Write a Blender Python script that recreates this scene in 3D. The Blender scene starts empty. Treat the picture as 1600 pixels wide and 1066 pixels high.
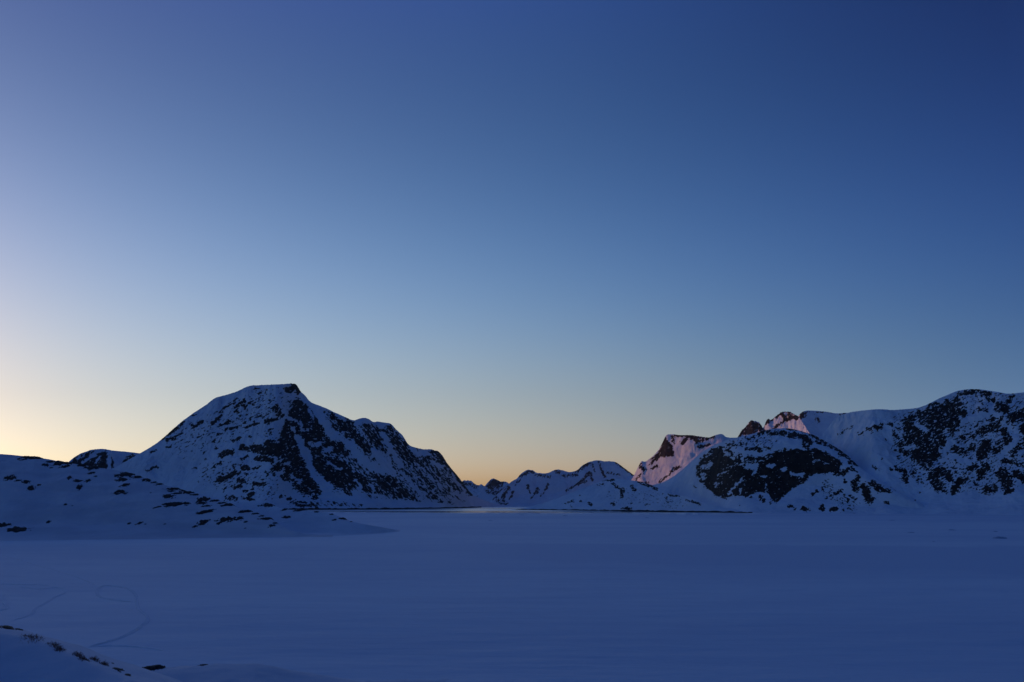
import bpy, math, random
import numpy as np

# ------------------------------------------------------------------ camera, sky, sun, exposure
SC = bpy.context.scene
COL = SC.collection
rad = math.radians
CAM_Z = 30.0
PITCH = rad(13.44)
F = 1066.7
SUN_AZ, SUN_EL = rad(-62), rad(1.5)      # azimuth from straight ahead (+Y), clockwise

cd = bpy.data.cameras.new("camera")
cam = bpy.data.objects.new("camera", cd)
COL.objects.link(cam)
cd.lens = 24.0
cd.sensor_width = 36.0
cd.clip_start = 0.5
cd.clip_end = 200000
cam.location = (0, 0, CAM_Z)
cam.rotation_euler = (rad(90) + PITCH, 0, 0)
SC.camera = cam
SC.view_settings.view_transform = 'Standard'
SC.view_settings.look = 'None'
SC.view_settings.exposure = 0.0
SC.view_settings.gamma = 1.0
SC.cycles.volume_bounces = 0
SC.cycles.max_bounces = 5
SC.cycles.use_denoising = True

GLOW_AZ = SUN_AZ     # heading of the brightest part of the horizon
COEF = [[1.1981, 2.4474, -3.1286, 0.3701, 0.8702, -12.1888, 12.0001, 1.8632, -3.4897, 2.168, 0.1738, -1.915, 1.809],
        [0.4174, 1.4338, -1.9072, 0.5167, 5.1369, -17.2152, 13.2452, 1.8035, -1.4346, -0.323, 1.8048, -3.2359, 3.017],
        [-0.8196, 0.9562, -1.3094, 0.5296, 14.2431, -34.6324, 25.4786, -0.4592, 1.5554, -0.4925, 5.2253, -6.0794, 5.3795]]
GLOW_CUT = (-26.0, -20.0, -15.0)   # calms the aureole round the sun, left of the frame
SIDE_CUT = (-2.4, -1.3, -0.8)
ZENITH = (-0.05, 0.68, 0.55)      # the sky overhead, above the frame
BACK = (-1.4, -1.25, -1.3)            # extra log gain of the sky behind the camera

def build_world():
    w = bpy.data.worlds.new("World")
    SC.world = w
    w.use_nodes = True
    nt = w.node_tree
    N, L = nt.nodes, nt.links
    sky = N.new("ShaderNodeTexSky")
    sky.sky_type = 'NISHITA'
    sky.sun_disc = False
    sky.sun_elevation = SUN_EL
    sky.sun_rotation = GLOW_AZ
    sky.altitude = 50
    sky.air_density = 1.0
    sky.dust_density = 1.0
    sky.ozone_density = 3.0
    def val(x):
        return x
    def M(op, a, b=None, c=None, clamp=False):
        n = N.new("ShaderNodeMath"); n.operation = op; n.use_clamp = clamp
        for i, v in enumerate((a, b, c)):
            if v is None: continue
            if isinstance(v, (int, float)): n.inputs[i].default_value = v
            else: L.new(v, n.inputs[i])
        return n.outputs[0]
    tc = N.new("ShaderNodeTexCoord")
    sp = N.new("ShaderNodeSeparateXYZ")
    L.new(tc.outputs["Generated"], sp.inputs[0])
    x, y, z = sp.outputs
    h = M('SQRT', M('ADD', M('MULTIPLY', x, x), M('ADD', M('MULTIPLY', y, y), 1e-6)))
    dot = M('DIVIDE', M('ADD', M('MULTIPLY', x, math.sin(GLOW_AZ)), M('MULTIPLY', y, math.cos(GLOW_AZ))), h)
    c = M('MINIMUM', M('MAXIMUM', dot, -0.2), 1.0)
    s = M('MINIMUM', M('MAXIMUM', z, 0.0), 0.72)
    e = M('EXPONENT', M('MULTIPLY', s, -14.0))
    cc, ss = M('MULTIPLY', c, c), M('MULTIPLY', s, s)
    feats = [None, c, cc, M('MULTIPLY', cc, c), s, ss, M('MULTIPLY', ss, s), M('MULTIPLY', c, s),
             M('MULTIPLY', c, ss), M('MULTIPLY', cc, s), e, M('MULTIPLY', c, e), M('MULTIPLY', cc, e)]
    zen = M('MULTIPLY', M('MAXIMUM', M('SUBTRACT', z, 0.66), 0.0), 3.5)
    side = M('DIVIDE', M('ADD', M('MULTIPLY', x, math.sin(rad(-105))), M('MULTIPLY', y, math.cos(rad(-105)))), h)
    cb = N.new("ShaderNodeCombineXYZ")
    for k in range(3):
        acc = M('ADD', COEF[k][0], 0.0)
        for f, w_ in zip(feats[1:], COEF[k][1:]):
            acc = M('MULTIPLY_ADD', f, w_, acc)
        back = M('MINIMUM', M('MAXIMUM', M('SUBTRACT', M('MULTIPLY', dot, -1.0), 0.22), 0.0), 1.0)
        acc = M('MULTIPLY_ADD', back, BACK[k], acc)
        acc = M('MULTIPLY_ADD', M('MAXIMUM', M('SUBTRACT', dot, 0.938), 0.0), GLOW_CUT[k], acc)
        acc = M('MULTIPLY_ADD', M('MAXIMUM', M('SUBTRACT', side, 0.45), 0.0), SIDE_CUT[k], acc)
        acc = M('MULTIPLY_ADD', zen, ZENITH[k], acc)
        L.new(M('EXPONENT', acc), cb.inputs[k])
    mul = N.new("ShaderNodeVectorMath"); mul.operation = 'MULTIPLY'
    L.new(sky.outputs[0], mul.inputs[0]); L.new(cb.outputs[0], mul.inputs[1])
    L.new(mul.outputs[0], N["Background"].inputs[0])
    N["Background"].inputs[1].default_value = 0.15
build_world()

sd = bpy.data.lights.new("sun", 'SUN')
sun = bpy.data.objects.new("sun", sd)
COL.objects.link(sun)
sd.energy = 2.0
sd.angle = rad(0.5)
sd.color = (0.80, 0.32, 0.14)
sun.location = (-200, 60, 120)
# the lamp shines along its -Z; turn it so that light comes from azimuth SUN_AZ at SUN_EL
sun.rotation_euler = (rad(90) - SUN_EL, 0, math.pi - SUN_AZ)

# ------------------------------------------------------------------ helpers
def px2dir(px, py):
    """pixel of a 1600x1066 frame -> azimuth, tangent of elevation"""
    cx, cy = np.asarray(px, float) - 800.0, 533.0 - np.asarray(py, float)
    sp, cp = math.sin(PITCH), math.cos(PITCH)
    X, Y, Z = cx, F * cp - cy * sp, cy * cp + F * sp
    return np.arctan2(X, Y), Z / np.hypot(X, Y)

def xyz2px(x, y, z):
    sp, cp = math.sin(PITCH), math.cos(PITCH)
    zz = z - CAM_Z
    d = y * cp + zz * sp
    u = -y * sp + zz * cp
    return 800 + F * x / d, 533 - F * u / d

_rng = np.random.RandomState(7)
_perm = _rng.permutation(256)
_perm = np.concatenate([_perm, _perm, _perm])
_g2 = _rng.rand(256) * 2 * math.pi
_gx, _gy = np.cos(_g2), np.sin(_g2)
def perlin(x, y, seed=0):
    x = np.asarray(x, float) + seed * 17.31; y = np.asarray(y, float) + seed * 9.77
    xi, yi = np.floor(x).astype(int), np.floor(y).astype(int)
    xf, yf = x - xi, y - yi
    u, v = xf**3 * (xf * (xf * 6 - 15) + 10), yf**3 * (yf * (yf * 6 - 15) + 10)
    def g(i, j, fx, fy):
        h = _perm[(_perm[(xi + i) & 255] + yi + j) & 255]
        return _gx[h] * fx + _gy[h] * fy
    a, b = g(0, 0, xf, yf), g(1, 0, xf - 1, yf)
    c, d = g(0, 1, xf, yf - 1), g(1, 1, xf - 1, yf - 1)
    return (a + u * (b - a) + v * ((c + u * (d - c)) - (a + u * (b - a)))) * 1.5
def fbm(x, y, oct=5, seed=0, gain=0.5, lac=2.03):
    s, a, t = 0, 1.0, 0
    for i in range(oct):
        s = s + a * perlin(x * lac**i, y * lac**i, seed + i * 3)
        t += a * a; a *= gain
    return s / math.sqrt(t)
def ridged(x, y, oct=5, seed=0, gain=0.5):
    s, a, t = 0, 1.0, 0
    for i in range(oct):
        s = s + a * (1 - 2 * np.abs(perlin(x * 2.0**i, y * 2.0**i, seed + i * 5)))
        t += a; a *= gain
    return s / t

def tag(o, label=None, cat=None, group=None, kind=None):
    if label: o['label'] = label
    if cat: o['category'] = cat
    if group: o['group'] = group
    if kind: o['kind'] = kind
    return o

def mesh_from(name, verts, faces, mat, smooth=True, attrs=None):
    me = bpy.data.meshes.new(name)
    verts = np.asarray(verts, np.float32); faces = np.asarray(faces, np.int32)
    n, k = faces.shape
    me.vertices.add(len(verts)); me.vertices.foreach_set("co", verts.ravel())
    me.loops.add(n * k); me.loops.foreach_set("vertex_index", faces.ravel())
    me.polygons.add(n)
    me.polygons.foreach_set("loop_start", np.arange(0, n * k, k, dtype=np.int32))
    me.update(calc_edges=True)
    me.validate()
    me.polygons.foreach_set("use_smooth", np.full(len(me.polygons), smooth))
    for an, av in (attrs or {}).items():
        at = me.attributes.new(an, 'FLOAT', 'POINT')
        at.data.foreach_set("value", np.asarray(av, np.float32).ravel())
    me.materials.append(mat)
    o = bpy.data.objects.new(name, me)
    COL.objects.link(o)
    return o

def grid_faces(nc, nr, flip=False):
    """vertices index = col*nr + row"""
    c, r = np.meshgrid(np.arange(nc - 1), np.arange(nr - 1), indexing='ij')
    a = (c * nr + r).ravel()
    f = np.stack([a, a + nr, a + nr + 1, a + 1], 1)
    return f[:, ::-1] if flip else f

# ------------------------------------------------------------------ materials
class NB:
    def __init__(s, name):
        s.m = bpy.data.materials.new(name); s.m.use_nodes = True
        s.nt = s.m.node_tree; s.N = s.nt.nodes; s.L = s.nt.links
        s.b = s.N["Principled BSDF"]
    def put(s, sock, v):
        if isinstance(v, bpy.types.NodeSocket): s.L.new(v, sock)
        elif isinstance(v, tuple) and len(v) == 3 and sock.type == 'RGBA': sock.default_value = (*v, 1)
        else: sock.default_value = v
    def math(s, op, a, b=0.0, clamp=False):
        n = s.N.new("ShaderNodeMath"); n.operation = op; n.use_clamp = clamp
        s.put(n.inputs[0], a); s.put(n.inputs[1], b); return n.outputs[0]
    def noise(s, vec, scale, detail=5, rough=0.55, out=0, dist=0.0):
        n = s.N.new("ShaderNodeTexNoise"); n.inputs["Scale"].default_value = scale
        n.inputs["Detail"].default_value = detail; n.inputs["Roughness"].default_value = rough
        n.inputs["Distortion"].default_value = dist
        s.L.new(vec, n.inputs["Vector"]); return n.outputs[out]
    def pos(s, scale=(1, 1, 1), rot=(0, 0, 0)):
        t = s.N.new("ShaderNodeTexCoord"); mp = s.N.new("ShaderNodeMapping")
        mp.inputs["Scale"].default_value = scale; mp.inputs["Rotation"].default_value = rot
        s.L.new(t.outputs["Object"], mp.inputs["Vector"]); return mp.outputs[0]
    def attr(s, name):
        n = s.N.new("ShaderNodeAttribute"); n.attribute_name = name; return n.outputs["Fac"]
    def step(s, v, a, b, to=(0.0, 1.0)):
        n = s.N.new("ShaderNodeMapRange"); n.interpolation_type = 'SMOOTHSTEP'
        s.put(n.inputs["Value"], v); n.inputs["From Min"].default_value = a; n.inputs["From Max"].default_value = b
        n.inputs["To Min"].default_value = to[0]; n.inputs["To Max"].default_value = to[1]
        return n.outputs["Result"]
    def mix(s, f, a, b):
        n = s.N.new("ShaderNodeMix"); n.data_type = 'RGBA'
        s.put(n.inputs[0], f); s.put(n.inputs[6], a); s.put(n.inputs[7], b); return n.outputs[2]
    def bump(s, h, strength, dist):
        n = s.N.new("ShaderNodeBump"); n.inputs["Strength"].default_value = strength
        n.inputs["Distance"].default_value = dist; s.L.new(h, n.inputs["Height"])
        s.L.new(n.outputs[0], s.b.inputs["Normal"]); return n

SNOW_A, SNOW_B = (0.74, 0.78, 0.84), (0.64, 0.69, 0.77)
ROCK_A, ROCK_B = (0.012, 0.009, 0.008), (0.038, 0.026, 0.021)

def mat_mountain(name, m, rk=1.0):
    """snow with bare rock where the 'rock' attribute, broken up by fine noise, is above zero; m = metres per pixel"""
    q = NB(name)
    p = q.pos()
    fine = q.noise(p, 1.0 / (3.2 * m), 5, 0.6)
    fine2 = q.noise(p, 1.0 / (9.0 * m), 3, 0.5)
    v = q.math('ADD', q.attr("rock"), q.math('MULTIPLY', q.math('SUBTRACT', fine, 0.5), 1.5))
    rock = q.step(v, -0.06, 0.10)
    big = q.noise(p, 1.0 / (60 * m), 3, 0.5)
    snow = q.mix(q.step(big, 0.35, 0.65), SNOW_A, SNOW_B)
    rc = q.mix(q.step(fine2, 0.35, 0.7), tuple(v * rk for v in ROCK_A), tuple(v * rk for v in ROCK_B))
    q.put(q.b.inputs["Base Color"], q.mix(rock, snow, rc))
    q.b.inputs["Roughness"].default_value = 0.85
    q.b.inputs["Specular IOR Level"].default_value = 0.15
    hgt = q.math('ADD', q.math('MULTIPLY', q.math('MULTIPLY', fine, rock), 3.0 * m), q.math('MULTIPLY', q.noise(p, 1.0 / (22 * m), 4, 0.5), 7.0 * m))
    q.bump(hgt, 0.9, 1.0)
    return q.m

def mat_snow_field(name):
    q = NB(name)
    p = q.pos()
    st = q.pos((0.0011, 0.0042, 1), (0, 0, rad(3)))
    st2 = q.pos((0.012, 0.05, 1), (0, 0, rad(-6)))
    a = q.noise(st, 1.0, 4, 0.5, dist=0.4)
    b = q.noise(st2, 1.0, 5, 0.6, dist=0.3)
    t = q.math('ADD', q.math('MULTIPLY', q.step(a, 0.40, 0.60), 0.65), q.math('MULTIPLY', q.step(b, 0.35, 0.7), 0.35))
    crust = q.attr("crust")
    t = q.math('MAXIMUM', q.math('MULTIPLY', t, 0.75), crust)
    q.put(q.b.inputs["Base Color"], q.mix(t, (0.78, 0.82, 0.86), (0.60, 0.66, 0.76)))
    q.b.inputs["Roughness"].default_value = 0.7
    q.b.inputs["Specular IOR Level"].default_value = 0.2
    f = q.noise(q.pos((0.35, 1.1, 1), (0, 0, rad(12))), 1.0, 6, 0.6)
    g = q.noise(q.pos((0.03, 0.11, 1), (0, 0, rad(-4))), 1.0, 4, 0.5)
    q.bump(q.math('ADD', q.math('MULTIPLY', f, 0.10), q.math('MULTIPLY', g, 1.0)), 0.8, 1.0)
    return q.m

def mat_hill(name, c1, c2):
    q = NB(name)
    p = q.pos()
    a = q.noise(q.pos((0.02, 0.02, 0.09)), 1.0, 4, 0.55, dist=0.5)
    q.put(q.b.inputs["Base Color"], q.mix(q.step(a, 0.35, 0.65), c1, c2))
    q.b.inputs["Roughness"].default_value = 0.8
    q.b.inputs["Specular IOR Level"].default_value = 0.15
    f = q.noise(q.pos((0.25, 0.5, 0.9), (0, 0, rad(20))), 1.0, 6, 0.6)
    g = q.noise(q.pos((0.03, 0.05, 0.1)), 1.0, 3, 0.5)
    q.bump(q.math('ADD', q.math('MULTIPLY', f, 0.25), q.math('MULTIPLY', g, 2.5)), 0.5, 1.0)
    return q.m

def mat_rock(name, sc, dark=ROCK_A, light=ROCK_B):
    q = NB(name)
    p = q.pos()
    a = q.noise(p, sc, 6, 0.65)
    b = q.noise(p, sc * 0.3, 3, 0.5)
    lich = q.mix(q.step(b, 0.45, 0.7), dark, light)
    q.put(q.b.inputs["Base Color"], q.mix(q.step(a, 0.62, 0.72), lich, (light[0] * 1.6, light[1] * 1.6, light[2] * 1.5)))
    q.b.inputs["Roughness"].default_value = 0.85
    q.bump(a, 1.0, 0.5 / sc)
    return q.m

def mat_water():
    q = NB("sea_water")
    q.b.inputs["Base Color"].default_value = (0.06, 0.08, 0.10, 1)
    q.b.inputs["IOR"].default_value = 1.33
    q.b.inputs["Specular IOR Level"].default_value = 0.5
    ruffle = q.step(q.noise(q.pos((0.0005, 0.0019, 1), (0, 0, rad(3))), 1.0, 3, 0.5), 0.36, 0.52)
    q.put(q.b.inputs["Roughness"], q.step(q.noise(q.pos((0.0005, 0.0019, 1), (0, 0, rad(3))), 1.0, 3, 0.5), 0.36, 0.52, (0.10, 0.50)))
    wv = q.noise(q.pos((0.25, 0.5, 1)), 1.0, 3, 0.5)
    q.put(q.b.inputs["Metallic"], q.math("MULTIPLY", ruffle, 0.75))
    q.put(q.b.inputs["Base Color"], q.mix(ruffle, (0.03, 0.045, 0.06), (0.85, 0.87, 0.90)))
    bp = q.bump(q.math('MULTIPLY', wv, ruffle), 0.9, 0.9)
    return q.m

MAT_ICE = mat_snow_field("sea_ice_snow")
MAT_HILL = mat_hill("wind_packed_snow", (0.70, 0.69, 0.72), (0.60, 0.595, 0.635))
MAT_BANK = mat_hill("shore_snow", (0.76, 0.76, 0.79), (0.66, 0.67, 0.71))
MAT_ROCK_FAR = mat_rock("hill_rock", 0.5)
MAT_ROCK_NEAR = mat_rock("near_rock", 4.0)
MAT_WATER = mat_water()

# ------------------------------------------------------------------ terrain builder
def parse(s):
    return np.array([[float(v) for v in p.split(',')] for p in s.split()])

def seg_dist(P, x, y):
    if len(P) == 1:
        return np.hypot(x - P[0, 0], y - P[0, 1])
    d = np.full(x.shape, 1e9)
    for (ax, ay), (bx, by) in zip(P[:-1], P[1:]):
        dx, dy = bx - ax, by - ay
        t = np.clip(((x - ax) * dx + (y - ay) * dy) / (dx * dx + dy * dy + 1e-9), 0, 1)
        d = np.minimum(d, np.hypot(x - ax - t * dx, y - ay - t * dy))
    return d

def inside(P, x, y):
    r = np.zeros(x.shape, bool)
    n = len(P)
    for i in range(n):
        x1, y1 = P[i]; x2, y2 = P[(i + 1) % n]
        if y1 == y2: continue
        r ^= ((y1 > y) != (y2 > y)) & (x < (x2 - x1) * (y - y1) / (y2 - y1) + x1)
    return r

def rock_field(x, y, polys, strokes, snows, grain, seed, k=1.0, base=-1.0, wl=(11.0, 4.5), spk=4.0):
    wl = (wl[0] * .72, wl[1] * .62)
    """where a slope is bare: outcrops laid out over the face (polygons, strokes), broken by grained noise"""
    T = np.full(x.shape, base)
    x0_, y0_ = x, y
    wa = 1.2 * min(1.0, wl[1] / 2.6)
    x = x0_ + wa * (3.0 * fbm(x0_ / 13, y0_ / 10, 3, seed + 70, .6) + 1.5 * fbm(x0_ / 3.6, y0_ / 3.0, 2, seed + 75))
    y = y0_ + wa * (2.2 * fbm(x0_ / 12, y0_ / 10, 3, seed + 80, .6) + 1.2 * fbm(x0_ / 3.8, y0_ / 3.0, 2, seed + 85))
    for L, soft, s in polys:
        P = parse(s)
        d = seg_dist(np.vstack([P, P[:1]]), x, y)
        d = np.where(inside(P, x, y), d, -d)
        g = np.clip((d + soft) / (2 * soft), 0, 1); g = g * g * (3 - 2 * g)
        T = np.maximum(T, -1 + (L + 1) * g)
    for L, r, s in strokes:
        d = seg_dist(parse(s), x, y)
        g = np.clip((2.1 - d / r) / 1.7, 0, 1); g = g * g * (3 - 2 * g)
        T = np.maximum(T, -1 + (L + 1) * g)
    for S, r, s in snows:
        d = seg_dist(parse(s), x, y)
        g = np.clip((1.7 - d / r) / 1.2, 0, 1); g = g * g * (3 - 2 * g)
        T = T - (T + 1) * g * S
    x, y = x0_, y0_
    ang = grain(x, y)                       # direction of the strata, degrees, positive = rising to the right
    n = 0; n2 = 0
    angs = sorted(set(np.round(np.unique(np.round(ang / 15)) * 15)))
    wsum = 0
    for A in angs:
        w = np.clip(1 - np.abs(ang - A) / 15.0, 0, 1)
        if w.max() <= 0: continue
        c, s_ = math.cos(rad(A)), math.sin(rad(A))
        u, v = x * c - y * s_, x * s_ + y * c
        wx = fbm(x / 14, y / 14, 2, seed + 40) * 0.35
        nn = fbm(u / wl[0] + wx, v / wl[1] + wx, 4, seed, 0.72)
        n = n + w * nn; wsum = wsum + w
        n2 = n2 + w * fbm(u / 6.0, v / 1.9, 3, seed + 55, .7)
    n = n / np.maximum(wsum, 1e-6)
    n2 = n2 / np.maximum(wsum, 1e-6) + .35 * fbm(x / 24, y / 18, 2, seed + 57)
    T = T - np.clip(n2 - 0.45, 0, 1) * spk * np.clip(T + .6, 0, 1)
    return np.clip(T + n * 1.35 * k * np.clip((T + 1.0) * 2.5, 0, 1), -1.6, 1.6)

class Terrain:
    pass

def terrain(name, sil, shore, slope, prof, mat, label, back=1.0, step=1.0, rows=150, nback=14, seed=1,
            noise_amp=0.07, noise_wl=500.0, jag=0.0, jag_wl=3.0, polys=(), strokes=(), snows=(), grain=None,
            rk=1.0, rs_=1.0, spk=4.0, shore_rock=None, base=-1.0, rough=0.012, z0=-3.0, streak=None, ribs=(), ssm=None, wl=(11.0, 4.5), kind='structure', vspur=0.0):
    S_ = parse(sil)
    az_s, te_s = px2dir(S_[:, 0], S_[:, 1])
    sh = np.array(shore, float)
    # shore given as (pixel x, pixel y) when y<2000 else (pixel x, distance in metres)
    sh_az, sh_r = [], []
    for a, b in sh:
        if 700 < b < 1000:
            z_, t_ = px2dir(a, b); sh_az.append(float(z_)); sh_r.append(-CAM_Z / float(t_))
        else:
            z_, t_ = px2dir(a, 790); sh_az.append(float(z_)); sh_r.append(abs(b))
    lo, hi = az_s[0], az_s[-1]
    nc = max(8, int((S_[-1, 0] - S_[0, 0]) / step))
    pxs = np.linspace(S_[0, 0], S_[-1, 0], nc)
    az = np.interp(pxs, S_[:, 0], az_s)
    te = np.interp(az, az_s, te_s)
    # soften the corners of the traced outline a little, then add its own small-scale wobble
    kk = 3
    tep = np.pad(te, kk, mode='edge'); te = np.convolve(tep, np.ones(2 * kk + 1) / (2 * kk + 1), 'valid')
    te = te * 0.6 + np.interp(az, az_s, te_s) * 0.4
    S = np.interp(az, sh_az, sh_r)
    def smooth(q, kw):
        w = np.hanning(2 * kw + 3)[1:-1]
        return np.convolve(np.pad(q, kw, mode='edge'), w / w.sum(), 'valid')
    S = smooth(S, int((ssm or (36 if nc > 200 else 6)) / step))
    S = S * (1 + 0.006 * fbm(pxs / 70.0, pxs * 0, 2, seed + 60))
    ksm = int(26 / step) if nc > 120 else max(2, nc // 12)
    teS = smooth(te, ksm)
    R = smooth(np.maximum((S + CAM_Z / slope) / (1 - teS / slope), S * 1.02), 6)
    Hr = CAM_Z + smooth(te, max(2, ksm // 3)) * R
    ok = Hr > 0.5
    Hr = np.maximum(Hr, 0.2)
    if jag:
        j = fbm(pxs / jag_wl, pxs * 0 + 3.3, 4, seed + 90, 0.6) * jag * R / F
    else:
        j = 0 * pxs
    pt, pz = np.array(prof).T
    tt = np.linspace(0, 1, 400)
    pp = np.interp(tt, pt, pz)
    ker = np.ones(31) / 31
    pp = np.convolve(np.pad(pp, 15, mode='reflect', reflect_type='odd'), ker, 'valid')
    pp = (pp - pp[0]) / (pp[-1] - pp[0])
    nr = rows + nback + 2
    V = np.zeros((nc, nr, 3))
    Tq = np.zeros((nc, rows))
    for i in range(nc):
        rr = S[i] + tt * (R[i] - S[i])
        el = (pp * Hr[i] - CAM_Z) / rr
        el = np.maximum.accumulate(el + tt * 1e-6)
        mixv = 0.85 * (el - el[0]) / (el[-1] - el[0] + 1e-12) + 0.15 * tt
        Tq[i] = np.interp(np.linspace(0, 1, rows), mixv, tt)
    t = Tq
    r = S[:, None] + t * (R - S)[:, None]
    z = np.interp(t, tt, pp) * Hr[:, None]
    tb = np.linspace(0, 1, nback + 1)[1:]
    Lb = (Hr / slope * 1.1 * back + 40)[:, None]
    rb = R[:, None] + Lb * tb[None]
    zb = Hr[:, None] * (1 - tb[None] ** 1.15) * np.ones_like(rb)
    r = np.concatenate([r, rb], 1); z = np.concatenate([z, zb], 1)
    tfull = np.concatenate([t, 1 + np.repeat(tb[None], nc, 0)], 1)
    X = r * np.sin(az)[:, None]; Y = r * np.cos(az)[:, None]
    env = np.clip(np.where(tfull <= 1, tfull * 1.6, (2 - tfull) * 1.6), 0, 1)
    Hm = Hr[:, None] * np.ones_like(r)
    big = ridged(X / noise_wl, Y / noise_wl, 5, seed) * noise_amp * Hm
    small = fbm(X / (noise_wl * 0.12), Y / (noise_wl * 0.12), 5, seed + 9, 0.55) * rough * Hm
    if vspur:
        along = (az[:, None] * R[:, None]) / (noise_wl * 0.55)
        big = big + vspur * Hm * ridged(along + 0.25 * fbm(X / 300, Y / 300, 2, seed + 5), tfull * 0.7, 3, seed + 31) * np.sin(np.pi * np.clip(tfull, 0, 1))
    z = z + (big + small) * env
    # bring each column's highest sight line back to the outline (slowly varying correction only)
    k = np.min((CAM_Z + te[:, None] * r[:, :rows + 3]) / np.maximum(z[:, :rows + 3], 1e-3) + 1e3 * (tfull[:, :rows + 3] < 0.25), 1)
    k = np.clip(k, 0.5, 2.0)
    k = np.where(ok, k, 1.0)
    z = z * smooth(k, 28)[:, None]
    k2 = np.min((CAM_Z + te[:, None] * r[:, :rows + 3]) / np.maximum(z[:, :rows + 3], 1e-3) + 1e3 * (tfull[:, :rows + 3] < 0.6), 1)
    k2 = np.where(ok, np.clip(k2, 0.7, 1.4), 1.0)
    wv = np.clip((tfull - 0.45) / 0.5, 0, 1)
    z = z * (1 + (smooth(k2, 2)[:, None] - 1) * wv * wv * (3 - 2 * wv))
    z = z + j[:, None] * np.exp(-((tfull - 1) / 0.10) ** 2)
    z[:, -1] = z0
    for rib, wid, am in ribs:
        p_, q_ = xyz2px(X, Y, z)
        z = z + am * np.exp(-(seg_dist(parse(rib), p_, q_) / wid) ** 2) * (tfull < 1)
    if streak:
        A_, lu, lv, am = streak
        p_, q_ = xyz2px(X, Y, z)
        c_, s__ = math.cos(rad(A_)), math.sin(rad(A_))
        z = z + am * ridged((p_ * c_ - q_ * s__) / lu, (p_ * s__ + q_ * c_) / lv, 3, seed + 8) * np.sin(np.pi * np.clip(tfull, 0, 1)) ** .5
    V[:, 1:-1, 0] = X; V[:, 1:-1, 1] = Y; V[:, 1:-1, 2] = z
    rs = S * 0.999
    V[:, 0] = np.stack([rs * np.sin(az), rs * np.cos(az), np.full(nc, z0)], 1)
    V[:, -1] = V[:, -2]; V[:, -1, 2] = z0 - 1
    px, py = xyz2px(V[..., 0], V[..., 1], V[..., 2])
    g = grain or (lambda a, b: a * 0 + 20.0)
    if polys or strokes or base > -1:
        strokes = [(a, b * rs_, c) for a, b, c in strokes]
        rock = rock_field(px, py, polys, strokes, snows, g, seed + 3, rk, base, wl, spk)
    else:
        rock = np.full(px.shape, -1.5)
    if shore_rock:
        a, b, hgt = shore_rock
        m = (px > a) & (px < b)
        nz = perlin(px / 9.0, px * 0, seed) * 0.5 + 1.0
        rock = np.where(m & (V[..., 2] < hgt * nz), 1.5, rock)
    o = mesh_from(name, V.reshape(-1, 3), grid_faces(nc, nr), mat, True, {'rock': rock})
    tag(o, label, None, None, kind)
    T = Terrain(); T.o = o; T.az = az; T.r = r[:, :rows + 4]; T.z = z[:, :rows + 4]; T.V = V; T.px = px; T.py = py; T.rows = rows
    return T

def zat(T, a, r):
    i = np.interp(a, T.az, np.arange(len(T.az)))
    i0 = int(min(max(math.floor(i), 0), len(T.az) - 2)); f = i - i0
    return (1 - f) * np.interp(r, T.r[i0], T.z[i0]) + f * np.interp(r, T.r[i0 + 1], T.z[i0 + 1])

def hit(T, px, py):
    """point of the terrain seen at that pixel (nearest vertex of the front face)"""
    d = (T.px[:, 1:T.rows] - px) ** 2 + (T.py[:, 1:T.rows] - py) ** 2
    c, r = np.unravel_index(np.argmin(d), d.shape)
    return T.V[c, r + 1]

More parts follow.
